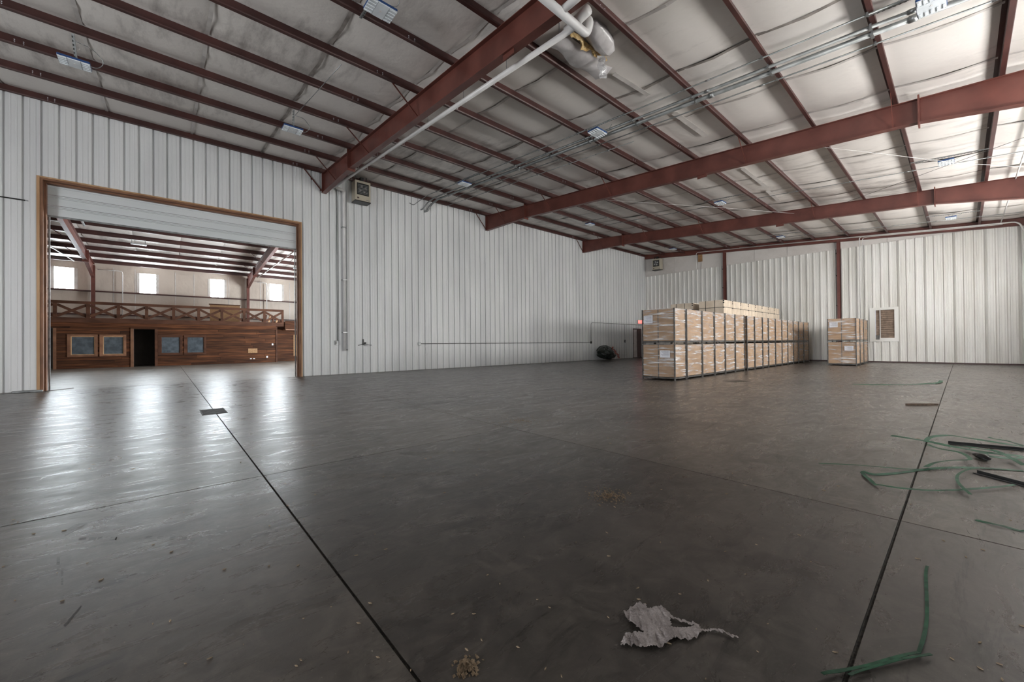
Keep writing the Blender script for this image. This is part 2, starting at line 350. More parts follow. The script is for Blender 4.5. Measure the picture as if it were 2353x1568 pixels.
# ------------------------------------------------------------------ ribbed wall sheets
def profile(u0, u1, ribs, hw, tw, dep, minor):
    pr = [(u0, 0.0)]
    for c in ribs:
        for a, d in ((c-hw, 0), (c-tw, dep), (c+tw, dep), (c+hw, 0)): pr.append((a, d))
        for m_ in (c+0.305/3, c+0.61/3):
            for a, d in ((m_-0.016, 0), (m_-0.008, minor), (m_+0.008, minor), (m_+0.016, 0)): pr.append((a, d))
    pr = [p for p in pr if u0 <= p[0] <= u1]; pr.append((u1, 0.0)); return pr
def wall_sheet(parent, u0, u1, z0, z1, mat, mode):
    if mode == 'left':
        k0 = math.floor((u0-3.715)/0.305)-1; ribs = [3.715+0.305*(k0+i) for i in range(int((u1-u0)/0.305)+4)]
        pr = profile(u0, u1, ribs, 0.026, 0.019, 0.045, -0.005)
        pts = [(u, W+d) for u, d in pr]
        gr = [[(x, y, z0) for x, y in pts], [(x, y, z1) for x, y in pts]]
    else:
        k0 = math.floor((u0-15.43)/0.305)-1; ribs = [15.43+0.305*(k0+i) for i in range(int((u1-u0)/0.305)+4)]
        pr = profile(u0, u1, ribs, 0.055, 0.026, 0.040, 0.006)
        gr = [[(B-d, u, z0) for u, d in pr], [(B-d, u, z1) for u, d in pr]]
    return MB().sheet(gr).build('wall_sheet', mat, parent)

DX0, DX1, DZ = -2.41, 3.645, 5.50        # outer edges of the roller-door opening
ED0, ED1, EDZ = 25.27, 26.35, 2.12       # exit door opening
wl = MB()
for a, b in (((NX, W+.05, 0), (DX0, W+.25, 7.6)), ((DX0, W+.05, DZ), (DX1, W+.25, 7.6)), ((DX1, W+.05, 0), (ED0, W+.25, 7.6)), ((ED0, W+.05, EDZ), (ED1, W+.25, 7.6)), ((ED1, W+.05, 0), (B+.3, W+.25, 7.6))): wl.box(a, b)
wall_left = tag(wl.build('wall_left', M['core'], loc=(0, W, 0)), 'tall white ribbed metal partition wall with the wide roller-door opening', kind='structure')
u = DX1
while u < ED0-0.01:
    e = min(u+0.915, ED0); wall_sheet(wall_left, u, e-.002, 0.015, 7.50, M['white_sheet'], 'left'); u = e
wall_sheet(wall_left, ED0, ED1, EDZ, 7.50, M['white_sheet'], 'left'); wall_sheet(wall_left, ED1, B, 0.015, 7.50, M['white_sheet'], 'left')
u = DX0
while u > NX+0.01:
    e = max(u-0.915, NX); wall_sheet(wall_left, e+.002, u, 0.015, 7.50, M['white_sheet'], 'left'); u = e
u = DX0
while u < DX1-0.01:
    e = min(u+0.915, DX1); wall_sheet(wall_left, u, e-.002, DZ, 7.50, M['white_sheet'], 'left'); u = e

# end wall
LV = dict(y0=2.03, y1=3.09, z0=1.05, z1=2.76)
wb = tag(bx((B+.05, RY-.2, 0), (B+.3, W+.25, 7.75)).build('wall_back', M['facing_wall'], loc=(B, 0, 0)), 'pale ribbed metal end wall behind the stacked crates', kind='structure')
COLY = (10.0, 4.29)
def end_run(ya, yb, z0=0.07, z1=6.0):
    u = ya
    while u > yb+0.01:
        e = max(u-0.915, yb); wall_sheet(wb, e+.002, u, z0, z1, M['end_sheet'], 'end'); u = e
end_run(W, 10.19); end_run(9.88, 4.40); end_run(4.18, LV['y1']); end_run(LV['y1'], LV['y0'], LV['z1'], 6.0); end_run(LV['y1'], LV['y0'], 0.07, LV['z0']); end_run(LV['y0'], RY)
bx((B-.03, RY, 0), (B+.05, W, 0.065)).build('base_angle', M['doorbrown'], wb)
for y in (13.32, 11.50, 8.3, 6.6, 2.4): bx((B+.035, y-.02, 6.0), (B+.05, y+.02, 7.5)).build('facing_seam', M['tape'], wb)

# camera-side eave wall and near end wall (outside the view; window strips, plus a door opening added for fill)
def holed(lo, hi, holes, mk):
    """wall in (u,z) with rectangular holes, as boxes"""
    us = sorted({lo[0], hi[0], *[h[0] for h in holes], *[h[1] for h in holes]}); mb = MB()
    for a, b in zip(us, us[1:]):
        cuts = sorted((h[2], h[3]) for h in holes if h[0] <= a+1e-6 and h[1] >= b-1e-6); z = lo[1]
        for c0, c1 in cuts:
            if c0 > z: mb.box(*mk(a, b, z, c0))
            z = max(z, c1)
        if z < hi[1]: mb.box(*mk(a, b, z, hi[1]))
    return mb
wins = [7.13, 10.65, 14.18, 17.7, 20.6, 22.9]
NZ0, NZ1 = 3.2, 4.45                     # height of those strips
holes = [(x-WIN_W/2, x+WIN_W/2, NZ0, NZ1) for x in wins]
wr = tag(holed((NX, 0), (B+.3, 6.2), holes, lambda a, b, c, d: ((a, RY-.2, c), (b, RY, d))).build('wall_right', M['white_sheet'], loc=(0, RY, 0)), 'white metal eave wall on the camera side with translucent strips', kind='structure')
for i, x in enumerate(wins):
    gr = [[(x-WIN_W/2+WIN_W*j/20, RY-.08+0.012*(j % 2), z) for j in range(21)] for z in (NZ0, NZ1)]
    tag(MB().sheet(gr).build('window_%d' % (i+11), M['window_near'], loc=(x, RY, NZ0)), 'translucent daylight panel high in the camera-side wall', kind='structure')
tag(holed((RY-.2, 0), (W+.25, 7.75), [(1.9, 6.1, 0, 4.3)], lambda a, b, c, d: ((NX-.2, a, c), (NX, b, d))).build('wall_front', M['white_sheet'], loc=(NX, 0, 0)), 'near end wall behind the camera with a door opening added for fill light', kind='structure')

# ------------------------------------------------------------------ ceiling blankets
PUR = [14.02 - 1.455*k for k in range(12)]     # purlin lines on the camera's side: 14.02 ... -1.985
def blanket(parent, x0, x1, ys, mat, seed):
    rnd = random.Random(seed); gr = []
    xs = [x0+.004, x0+.12, (x0*.67+x1*.33), (x0*.33+x1*.67), x1-.12, x1-.004]
    for a, b in zip(ys, ys[1:]):
        sg = rnd.uniform(0.035, 0.075)
        for t in ((0, .12, .35, .65, .88) if b != ys[-1] else (0, .12, .35, .65, .88, 1)):
            y = a+(b-a)*t; s_ = sg*math.sin(math.pi*t)**0.6 if 0 < t < 1 else 0
            row = []
            for i, x in enumerate(xs):
                e = 0.018 if i in (0, 5) else 0
                row.append((x, y, roofz(y)+0.205-s_*(0.8+0.2*rnd.random())+e))
            gr.append(row)
    o = MB().sheet(gr).build('insulation_blanket', mat, parent, smooth=True)
    return o
ce = tag(bx((NX, RY-.2, 7.95), (B+.3, FY+.2, 8.05)).build('ceiling', M['core'], loc=(0, W, 7.95)), 'sloping roof underside of white insulation blankets between purlins', kind='structure')
ysA = [W+.1] + PUR + [RY-.2]
ysB = [W-.1+.2] + [2*W-y for y in PUR] + [FY+.2]
BW = 1.83; BX0 = 0.63 - BW*7
k = 0
while BX0 + BW*k < B+.2:
    a = max(NX-.1, BX0+BW*k); b = min(B+.3, BX0+BW*(k+1)); k += 1
    if b-a < .2: continue
    blanket(ce, a, b, ysA, M['facing'], k)
    if b < 13: blanket(ce, a, b, ysB, M['facing'], 100+k)
    if a > NX:                                   # folded seam tab hanging at each joint
        for y0, y1 in zip(ysA, ysA[1:]):
            ym = (y0+y1)/2
            MB().sheet([[(a-.035, y0-.03, roofz(y0)+.196), (a-.035, ym, roofz(ym)+.135), (a-.035, y1+.03, roofz(y1)+.196)], [(a+.03, y0-.03, roofz(y0)+.194), (a+.03, ym, roofz(ym)+.133), (a+.03, y1+.03, roofz(y1)+.194)]]).build('seam_tab', M['tape'] if k % 3 else M['seam'], ce)
# taped repairs on the facing
def tape(x0, y0, x1, y1, wd=0.14, off=0.118):
    p, q = Vector((x0, y0, roofz(y0)+off)), Vector((x1, y1, roofz(y1)+off)); MB().bar(p, q, wd, 0.004).build('repair_tape', M['tape'], ce)
tape(9.3, 4.55, 11.0, 4.5); tape(14.0, 4.6, 16.2, 4.6, .12); tape(16.8, 4.7, 18.4, 4.75, .12); tape(7.0, 4.7, 8.2, 4.6, .1)
# outer roof skin so that no sky leaks in
MB().quad((NX-.3, RY-.3, roofz(RY)+.24), (B+.4, RY-.3, roofz(RY)+.24), (B+.4, W, 7.72), (NX-.3, W, 7.72)).quad((NX-.3, W, 7.72), (B+.4, W, 7.72), (B+.4, FY+.3, roofz(FY)+.24), (NX-.3, FY+.3, roofz(FY)+.24)).build('roof_skin', M['core'], ce)

# ------------------------------------------------------------------ purlins
def purlin(yp, sgn, x0, x1, label, group):
    """Z section: web, top flange outwards, bottom flange and lip towards the low eave (sgn -1 = camera side)"""
    zb = roofz(yp); t = thing('roof_purlin', label, 'purlin', (x0, yp, zb), group)
    L_ = x1-x0; s = sgn
    pr = [(0, 0), (s*.065, 0), (s*.075, .022), (s*.071, .024), (s*.062, .004), (s*.004, .004), (s*.004, .196), (-s*.062, .196), (-s*.062, .2), (0, .2)]
    MB().prism([(x0, yp+a, zb+b) for a, b in pr], (L_, 0, 0)).build('section', M['purlin'], t)
    light_dots = MB()
    for r in range(-1, 4):
        xr = X0+7.62*r+.08
        for dx in (-1.02, -.90, .90, 1.02):
            if x0+.2 < xr+dx < x1-.2:
                for dz in (.05, .085, .12): light_dots.tube([(xr+dx, yp+s*.004, zb+dz), (xr+dx, yp+s*.010, zb+dz)], .010, 6)
    if light_dots.v: tag(light_dots.build('lap_light_dots', M['paper'], t), kind='stuff')  # white dots painted for light showing through the lap holes
    return t
purlin(W-.012, -1, NX, B, 'maroon steel eave strut capping the white ribbed partition wall', 'roof purlins of the near hall')
for i, y in enumerate(PUR):
    purlin(y, -1, NX, B, 'maroon steel roof purlin, %s one out from the white ribbed partition wall' % ORD[i], 'roof purlins of the near hall')
for i, y in enumerate(PUR[::-1]):
    purlin(2*W-y, 1, NX, 12.0, 'maroon roof purlin beyond the roller-door opening, %s from the far window wall' % ORD[i], 'roof purlins of the far hall')

# ------------------------------------------------------------------ beams
DEP = [(15.592, .735), (12.72, .545), (6.0, .52), (0.55, .50), (-2.35, .78)]
def depth(y):
    for (a, da), (b, db) in zip(DEP, DEP[1:]):
        if b <= y <= a: return da+(db-da)*(a-y)/(a-b)
    return DEP[-1][1]
def beam(x, far, label):
    f = (lambda y: 2*W-y) if far else (lambda y: y)
    t = thing('roof_beam', label, 'beam', (x+.08, f(W-.02), roofz(W)-.735), 'tapered roof beams')
    ys = [d[0] for d in DEP]
    top = [(y, roofz(y)) for y in ys]; bot = [(y, roofz(y)-depth(y)) for y in ys]
    xc = x+.08
    MB().prism([(xc-.004, f(y), z) for y, z in top+bot[::-1]], (.008, 0, 0)).build('web', M['red'], t)
    mb = MB()
    for (y0, z0), (y1, z1) in zip(top, top[1:]): mb.prism([(x, f(y0), z0), (x+.16, f(y0), z0), (x+.16, f(y0), z0-.012), (x, f(y0), z0-.012)], (0, f(y1)-f(y0), z1-z0))
    mb.build('top_flange', M['red'], t)
    mb = MB()
    for (y0, z0), (y1, z1) in zip(bot, bot[1:]): mb.prism([(x, f(y0), z0), (x+.16, f(y0), z0), (x+.16, f(y0), z0+.012), (x, f(y0), z0+.012)], (0, f(y1)-f(y0), z1-z0))
    mb.build('bottom_flange', M['red'], t)
    bx((x, f(W-.01), roofz(W)-.735), (x+.16, f(W-.022), roofz(W))).build('end_plate', M['red'], t)
    for y in (12.72, 0.55):                       # splice plates
        bx((x-.045, f(y)-.014, roofz(y)-depth(y)-.07), (x+.205, f(y)+.014, roofz(y)+.06)).build('splice_plate', M['red'], t)
    for i in (0, 2, 4, 7, 9):                     # flange braces up to the purlins
        y = PUR[i]; yb = y+.02
        MB().bar((x+.03, f(yb), roofz(yb)-depth(yb)+.02), (x-.62, f(y), roofz(y)+.03), .012, .032).build('flange_brace', M['red'], t)
    MB().bar((x+.03, f(W-.04), roofz(W)-.70), (x-.62, f(W-.04), roofz(W)+.02), .012, .035).build('flange_brace', M['red'], t)
    if not far:
        for y in (5.05,): bx((x+.04, y-.14, roofz(y)-depth(y)-.09), (x+.05, y+.14, roofz(y)-depth(y)+.01)).build('clip_plate', M['red'], t)
    return t
beam(X0, False, 'tapered maroon steel roof beam nearest the camera, ending right of the roller door')
beam(X0+7.62, False, 'tapered maroon roof beam, middle one of three crossing the near hall')
beam(X0+15.24, False, 'tapered maroon roof beam, last one before the end wall')
beam(X0-7.62, True, 'dusty maroon beam at the left inside the far hall')
beam(X0, True, 'dusty maroon beam at the right inside the far hall')
# end frame beam against the end wall
t = thing('end_beam', 'slim maroon beam running along the top of the end wall', 'beam', (B-.12, W-.05, 7.32))
ys = [W-.03, -2.6]
for nm, d0_, d1_, xa, xb in (('web', .0, .30, B-.10, B-.09), ('top_flange', -.012, 0.0, B-.17, B-.02), ('bottom_flange', .30, .312, B-.17, B-.02)):
    MB().prism([(xa, ys[0], 7.625-d0_), (xb, ys[0], 7.625-d0_), (xb, ys[0], 7.625-d1_), (xa, ys[0], 7.625-d1_)], (0, ys[1]-ys[0], -SL*1.0*(ys[0]-ys[1]))).build(nm, M['red'], t)
for i, y in enumerate(COLY):
    zt = 7.312-SL*(W-y)
    t = thing('end_column', ['maroon steel end-wall column rising behind the pale carton stacks', 'maroon steel end-wall column rising behind the small crate stack'][i], 'column', (B-.06, y, 0), 'end wall columns')
    bx((B-.155, y-.06, 0), (B-.145, y+.06, zt)).build('front_flange', M['red'], t)
    bx((B-.145, y-.004, 0), (B+.03, y+.004, zt)).build('web', M['red'], t)
    bx((B+.03, y-.075, 0), (B+.04, y+.075, zt)).build('back_flange', M['red'], t)
    for z in (3.0, 4.6, 5.8): bx((B-.02, y+.06, z-.03), (B+.0, y+.15, z+.03)).build('girt_clip', M['black'], t)

# ------------------------------------------------------------------ roller door and its timber trim
def lintel(name, parts, label):
    mb0 = parts[0]; o = tag(mb0[0].build(name, mb0[1], loc=mb0[2]), label, kind='structure')
    for mb, mat, nm in parts[1:]: mb.build(nm, mat, o)
jt = .055
trim = tag(bx((DX0, W-.035, 0), (DX0+.05, W+.26, DZ)).build('trim_1', M['treated'], loc=(DX0, W, 0)), 'brown timber lining around the roller-door opening', kind='structure')
bx((DX1-.05, W-.035, 0), (DX1, W+.26, DZ)).build('jamb_board', M['treated'], trim)
bx((DX0+.05, W-.035, DZ-.05), (DX1-.05, W+.26, DZ)).build('head_board', M['treated'], trim)
bx((DX0-.055, W-.048, 0), (DX0-.001, W-.006, DZ+.035)).build('casing_board', M['pine'], trim)
bx((DX1+.001, W-.048, 0), (DX1+.04, W-.006, DZ+.035)).build('casing_board', M['pine'], trim)
bx((DX0-.001, W-.048, DZ), (DX1+.001, W-.006, DZ+.035)).build('casing_board', M['pine'], trim)
bx((DX0+.05, W+.10, 0), (DX0+.085, W+.26, DZ-.05)).build('stop_board', M['wood_lt'], trim)
bx((DX1-.085, W+.10, 0), (DX1-.05, W+.26, DZ-.05)).build('stop_board', M['wood_lt'], trim)
bx((DX0+.085, W+.10, DZ-.085), (DX1-.085, W+.26, DZ-.05)).build('stop_board', M['wood_lt'], trim)
dz0, dz1 = 4.62, DZ-.06
d = tag(bx((DX0+.05, W+.30, dz1), (DX1-.05, W+.55, dz1+.35)).build('door_1', M['door_skin'], loc=(0, W+.3, dz0)), 'raised white sectional roller door across the top of the wide opening', kind='structure')
z = dz0
while z < dz1-.02:
    h = min(.275, dz1+.1-z)
    MB().bevbox((DX0+.06, W+.27, z+.006), (DX1-.06, W+.30, z+.198), .004).build('door_section', M['door_skin'], d)
    MB().bevbox((DX0+.06, W+.272, z+.206), (DX1-.06, W+.30, z+.232), .004).build('door_rib', M['door_skin'], d)
    MB().bevbox((DX0+.06, W+.272, z+.240), (DX1-.06, W+.30, z+.270), .004).build('door_rib', M['door_skin'], d)
    z += .275
bx((DX0+.06, W+.265, dz0-.04), (DX1-.06, W+.305, dz0)).build('bottom_seal', M['galv'], d)
for x in (DX0+.09, DX1-.12): bx((x, W+.31, 0), (x+.03, W+.36, DZ)).build('guide_track', M['galv'], d)

# ------------------------------------------------------------------ exit door by the crates
d = tag(bx((ED0+.05, W+.06, 0), (ED1-.05, W+.11, EDZ-.05)).build('door_2', M['doorwhite'], loc=(ED0, W, 0)), 'pale personnel door in the partition beside the crate row', kind='structure')
for a, b in (((ED0, W-.02, 0), (ED0+.05, W+.12, EDZ)), ((ED1-.05, W-.02, 0), (ED1, W+.12, EDZ)), ((ED0+.05, W-.02, EDZ-.06), (ED1-.05, W+.12, EDZ))): bx(a, b).build('frame_board', M['doorbrown'], d)
bx((ED0+.62, W-.03, .06), (ED1-.06, W+.055, EDZ-.07)).build('side_panel', M['doorbrown'], d)
bx((ED0+.08, W-.005, 1.0), (ED0+.14, W+.06, 1.1)).build('lever', M['chrome'], d)
bx((ED0, W-.06, 0), (ED1, W+.1, .035)).build('threshold', M['doorbrown'], d)

# ------------------------------------------------------------------ far hall: eave wall, windows
fx0, fx1 = NX, 12.0
fw = [WIN_X0 + WIN_PITCH*k for k in range(-2, 4)]
fwall = tag(holed((fx0, 0), (fx1, 6.3), [(x-WIN_W/2, x+WIN_W/2, WIN_Z0, WIN_Z1) for x in fw], lambda a, b, c, d_: ((a, FY, c), (b, FY+.2, d_))).build('wall_far', M['facing_far'], loc=(0, FY, 0)), 'beige insulated eave wall across the far hall', kind='structure')
for z in (4.43, 3.06): bx((fx0, FY-.19, z-.035), (fx1, FY-.001, z+.035)).build('girt', M['purlin'], fwall)
for x in [fx0+.95*j for j in range(24)]:
    if min(abs(x-q) for q in fw) > .55: bx((x-.02, FY-.012, 2.6), (x+.02, FY-.001, 5.95)).build('facing_seam', M['tape'], fwall)
wn = 0
for x in fw:
    wn += 1
    gr = [[(x-WIN_W/2+WIN_W*j/16, FY+.06+0.02*(j % 2), z) for j in range(17)] for z in (WIN_Z0, WIN_Z1)]
    wo = tag(MB().sheet(gr).build('window_%d' % wn, M['window_far'], loc=(x, FY, WIN_Z0)), 'bright translucent panel in the far eave wall', kind='structure')
    for s in (-1, 1): bx((x+s*(WIN_W/2+.001), FY-.02, WIN_Z0), (x+s*(WIN_W/2+.14), FY+.0, WIN_Z1)).build('window_return', M['tape'], wo)
for nm, x in (('wall_far_left', fx0-.2), ('wall_far_right', fx1)):
    tag(bx((x, W+.25, 0), (x+.2, FY+.2, 7.6)).build(nm, M['facing_far'], loc=(x, W, 0)), 'plain insulated side wall of the far hall', kind='structure')
for i, (x, lb) in enumerate(((X0-7.62, 'maroon eave column behind the balustrade, left of the two in the far hall'), (X0, 'maroon eave column behind the balustrade, right of the two in the far hall'))):
    t = thing('eave_column', lb, 'column', (x+.08, FY-.28, 0), 'far hall columns')
    zt = roofz(FY-.4)-.76
    bx((x, FY-.40, 0), (x+.16, FY-.388, zt+.7)).build('front_flange', M['red'], t); bx((x, FY-.20, 0), (x+.16, FY-.188, zt+.7)).build('back_flange', M['red'], t); bx((x+.076, FY-.388, 0), (x+.084, FY-.20, zt+.7)).build('web', M['red'], t)

# ------------------------------------------------------------------ timber mezzanine building in the far hall
MY = 30.6
mz = thing('mezzanine_office', 'dark stained timber office under a balcony, seen through the roller-door opening', 'building', (0.6, MY+.1, 0))
op = [(-5.45, -4.31, 0, 2.10), (-1.33, -.456, 0, 2.12), (-3.70, -2.83, .72, 1.70), (-2.53, -1.73, .72, 1.70), (-.19, .66, .72, 1.69), (.97, 1.78, .72, 1.69)]
holed((-6.5, 0), (5.62, 2.42), op, lambda a, b, c, d_: ((a, MY+.03, c), (b, MY+.12, d_))).build('frame_wall', M['dark_core'], mz)
bx((-6.5, FY-.45, 0), (5.62, FY-.42, 2.42)).build('rear_wall', M['dark_core'], mz)
bx((5.56, MY+.12, 0), (5.62, FY-.45, 2.42)).build('side_wall', M['dark_core'], mz)
bx((-6.5, MY-.12, 2.42), (6.06, FY-.42, 2.50)).build('balcony_deck', M['wood_mid'], mz)
rnd = random.Random(3)
z = 0.0
while z < 2.40:
    h = .142 if z+.142 < 2.40 else 2.42-z
    segs = [(-6.5, 5.62)]
    for a, b, c, d_ in op:
        if c < z+h-.02 and d_ > z+.02:
            ns = []
            for p, q in segs:
                if b <= p or a >= q: ns.append((p, q)); continue
                if a > p: ns.append((p, a))
                if b < q: ns.append((b, q))
            segs = ns
    for p, q in segs:
        x = p
        while x < q-.01:
            e = min(q, x+rnd.uniform(1.6, 3.6)); e = q if q-e < .4 else e
            if e > -5.8:
                MB().bevbox((x+.003, MY-rnd.uniform(0, .006), z+.004), (e-.003, MY+.03, z+h-.003), .006).build('plank', M['wood'], mz)
            x = e
    z += h
# door casings, corner boards
for a, b in (((-4.31, MY-.03, 0), (-4.20, MY+.0, 2.12)), ((-1.46, MY-.03, 0), (-1.33, MY, 2.14)), ((-.456, MY-.03, 0), (-.33, MY, 2.14)), ((5.60, MY-.03, 0), (5.70, MY+.05, 2.40))):
    bx(a, b).build('casing_board', M['wood_lt'] if a[0] < -1 else M['wood_mid'], mz)
bx((-1.46, MY-.028, 2.12), (-.33, MY, 2.22)).build('casing_board', M['wood'], mz)
for j, (a, b, c, d_) in enumerate(op[2:]):
    fr = bx((a-.13, MY-.028, c-.10), (b+.10, MY-.002, c)).build('window_frame', M['wood_lt'] if j < 2 else M['wood_mid'], mz)
    mt = M['wood_lt'] if j < 2 else M['wood_mid']
    for p, q in (((a-.13, MY-.028, d_), (b+.10, MY-.002, d_+.10)), ((a-.13, MY-.026, c), (a, MY-.002, d_)), ((b, MY-.026, c), (b+.10, MY-.002, d_))): bx(p, q).build('casing', mt, fr)
    for p, q in (((a, MY-.01, c), (a+.03, MY+.03, d_)), ((b-.03, MY-.01, c), (b, MY+.03, d_)), ((a+.03, MY-.01, c), (b-.03, MY+.03, c+.03)), ((a+.03, MY-.01, d_-.03), (b-.03, MY+.03, d_))): bx(p, q).build('sash', M['pine'] if j < 2 else mt, fr)
    bx((a+.03, MY+.012, c+.03), (b-.03, MY+.018, d_-.03)).build('pane', M['bluepane'], fr)
# fascia and balustrade with crossed boards
bx((-6.5, MY-.16, 2.42), (6.06, MY-.12, 2.68)).build('fascia_board', M['wood_mid'], mz)
bx((-6.5, MY-.10, 2.20), (5.62, MY-.005, 2.42)).build('soffit_board', M['wood'], mz)
rail = bx((-6.5, MY-.17, 3.40), (6.06, MY-.11, 3.545)).build('balustrade', M['wood_mid'], mz)
px = [-5.38, -4.226, -3.065, -1.926, -.792, .371, 1.52, 2.652, 3.818, 4.936, 5.99]
for x in px: bx((x-.07, MY-.17, 2.68), (x+.07, MY-.12, 3.40)).build('rail_post', M['wood_mid'], rail)
for a, b in zip(px, px[1:]):
    MB().bar((a+.06, MY-.14, 2.74), (b-.06, MY-.14, 3.34), .022, .13).build('cross_board', M['wood_mid'], rail)
    MB().bar((a+.06, MY-.112, 3.34), (b-.06, MY-.112, 2.74), .022, .13).build('cross_board', M['wood_mid'], rail)
# switches, outlets and a patch on the plank wall
for x, z in ((5.42, 1.20), (5.10, .375)): bx((x-.045, MY-.02, z-.06), (x+.045, MY-.007, z+.06)).build('outlet_plate', M['paper'], mz)
for x in (4.19, 4.36): bx((x-.05, MY-.018, .255), (x+.05, MY-.007, .30)).build('outlet_plate', M['paper'], mz)
bx((4.04, MY-.02, .65), (4.55, MY-.007, .945)).build('patch_panel', M['osb'], mz)
# set-back timber wall, landing and board beyond the corner
sb = thing('setback_wall', 'stained timber wall set back at the right edge of the far office', 'wall panel', (7.6, 32.1, 0))
bx((5.75, 32.1, 0), (11.9, 32.2, 2.78)).build('backing', M['dark_core'], sb)
z = 0.0
while z < 2.7:
    MB().bevbox((5.75, 32.07, z+.004), (11.9, 32.1, z+.138), .006).build('plank', M['wood'], sb); z += .142
bx((7.0, 32.05, .35), (8.6, 32.075, 1.9)).build('osb_sheet', M['osb'], sb)
bx((6.35, 31.3, 2.2), (11.9, 32.05, 2.28)).build('landing_board', M['wood_lt'], sb)
bx((6.3, 31.25, 2.28), (11.9, 31.3, 2.85)).build('landing_side', M['wood'], sb)
t = thing('plywood_sheet', 'tall orange board leaning behind the balustrade, right of its middle', 'board', (3.0, MY+1.2, 2.5))
MB().bevbox((2.15, MY+1.2, 2.505), (3.75, MY+1.23, 3.82), .004).build('sheet', M['osb'], t); bx((2.1, MY+1.19, 3.78), (3.78, MY+1.24, 3.85)).build('top_cleat', M['wood_mid'], t)
t = thing('stair_timber', 'pale sawn timbers stacked behind the right end of the balustrade', 'timber', (5.5, MY+1.0, 2.5))
for j in range(4): MB().bar((5.1+.22*j, MY+1.0, 2.56), (5.25+.22*j, MY+1.1, 3.25-.1*j), .07, .09).build('plank', M['pine'] if j % 2 else M['wood_mid'], t)
def pipe(name, label, cat, pts, r, mat, group=None, loc=None, n=8):
    o = MB().tube(pts, r, n).build(name, M[mat], smooth=True, loc=loc or pts[0]); return tag(o, label, cat, group)
pipe('surface_conduit', 'white conduit bending down the far eave wall beside the left column', 'conduit', rounded([(-3.0, FY-.24, 5.72), (-1.95, FY-.24, 5.72), (-1.95, FY-.24, 2.55)], .15), .022, 'pvc')
pipe('surface_conduit', 'white conduit down the far eave wall left of the rightmost bright panel', 'conduit', rounded([(5.0, FY-.24, 5.72), (5.6, FY-.24, 5.72), (5.6, FY-.24, 2.55)], .15), .03, 'pvc')
pipe('hanging_conduit', 'pale conduit slanting under the far hall roof beside its left beam', 'conduit', [(-5.2, 26.0, 6.595), (-3.85, 33.0, 6.012)], .025, 'galv')
pipe('hanging_conduit', 'bright conduit slanting under the far hall roof beside its right beam', 'conduit', [(5.9, 23.0, 6.835), (4.95, 33.2, 5.985)], .035, 'chrome')
pipe('hanging_conduit', 'galvanised conduit by the left beam top in the far hall', 'conduit', [(-2.75, 22.5, 6.865), (-2.72, 25.9, 6.582)], .045, 'galv')
for x, y, lb in ((-1.0, 27.345, 'small white strip light under the far hall roof, near its middle'), (6.6, 28.80, 'small white strip light under the far hall roof at the right')):
    t = thing('strip_light', lb, 'light', (x, y, roofz(y)-.25), 'far hall strip lights')
    MB().bevbox((x-.3, y-.07, roofz(y)-.25), (x+.3, y+.07, roofz(y)-.20), .01).build('body', M['lens'], t)
    for s in (-.25, .25): bx((x+s-.01, y-.01, roofz(y)-.2), (x+s+.01, y+.01, roofz(y)+.02)).build('hanger', M['galv'], t)

# ------------------------------------------------------------------ fittings on the partition wall
yw = W-.005
t = thing('drain_pipe', 'white vertical drainpipe on the partition right of the roller door', 'pipe', (5.13, yw-.09, .9))
MB().tube(rounded([(5.13, yw-.09, .90), (5.13, yw-.09, 7.02), (4.83, yw-.12, 7.04)], .13), .058, 12).build('riser', M['pvc'], t, smooth=True)
MB().tube([(5.13, yw-.09, 6.86), (5.13, yw-.09, 7.0)], .07, 12).build('collar', M['pvc'], t, smooth=True)
MB().tube([(5.13, yw-.09, .95), (5.24, yw-.09, .93)], .02).build('outlet_stub', M['chrome'], t, smooth=True)
for z in (1.6, 3.6, 5.6): bx((5.05, yw-.155, z-.02), (5.21, yw, z+.02)).build('pipe_clip', M['galv'], t)
t = thing('switch_box', 'grey switch box with thin conduit left of the white drainpipe', 'switch', (4.85, yw-.06, 1.12))
MB().bevbox((4.79, yw-.09, 1.12), (4.91, yw, 1.29), .008).build('box', M['galv'], t); MB().tube([(4.885, yw-.03, 1.29), (4.885, yw-.03, 7.3)], .013).build('conduit', M['emt'], t, smooth=True)
bx((4.785, yw-.094, 1.16), (4.835, yw-.089, 1.25)).build('cover', M['steel_dark'], t)
t = thing('hook_bracket', 'black iron bracket with prongs on the partition right of the drainpipe', 'bracket', (5.86, yw-.05, 1.08))
bx((5.84, yw-.03, 1.12), (5.885, yw, 1.34)).build('back_plate', M['black'], t)
MB().bar((5.60, yw-.22, 1.10), (5.86, yw-.02, 1.15), .03, .02).build('prong', M['black'], t); MB().bar((6.12, yw-.22, 1.10), (5.87, yw-.02, 1.15), .03, .02).build('prong', M['black'], t)
bx((5.92, yw-.07, 1.13), (5.96, yw-.01, 1.22)).build('stop', M['black'], t)
t = thing('surface_conduit', 'thin black cable conduit on the partition at the left edge, left of the roller door', 'conduit', (-2.6, yw-.03, 4.85))
MB().tube([(NX+3, yw-.03, 4.87), (-2.65, yw-.03, 4.845)], .016).build('tube', M['black'], t, smooth=True); MB().tube([(-2.66, yw-.03, 4.845), (-2.60, yw-.03, 4.843)], .010).build('end_plug', M['galv'], t)
t = thing('surface_conduit', 'long low horizontal conduit along the partition from outlet box to elbow', 'conduit', (8.3, yw-.03, 1.1))
MB().bevbox((8.24, yw-.06, 1.08), (8.37, yw, 1.21), .008).build('outlet_box', M['galv'], t)
MB().tube([(8.37, yw-.03, 1.145), (20.33, yw-.03, 1.14)], .014).build('tube', M['steel_dark'], t, smooth=True)
MB().tube([(20.35, yw-.06, 1.14), (20.35, yw, 1.14)], .075, 12).build('round_box', M['steel_dark'], t)
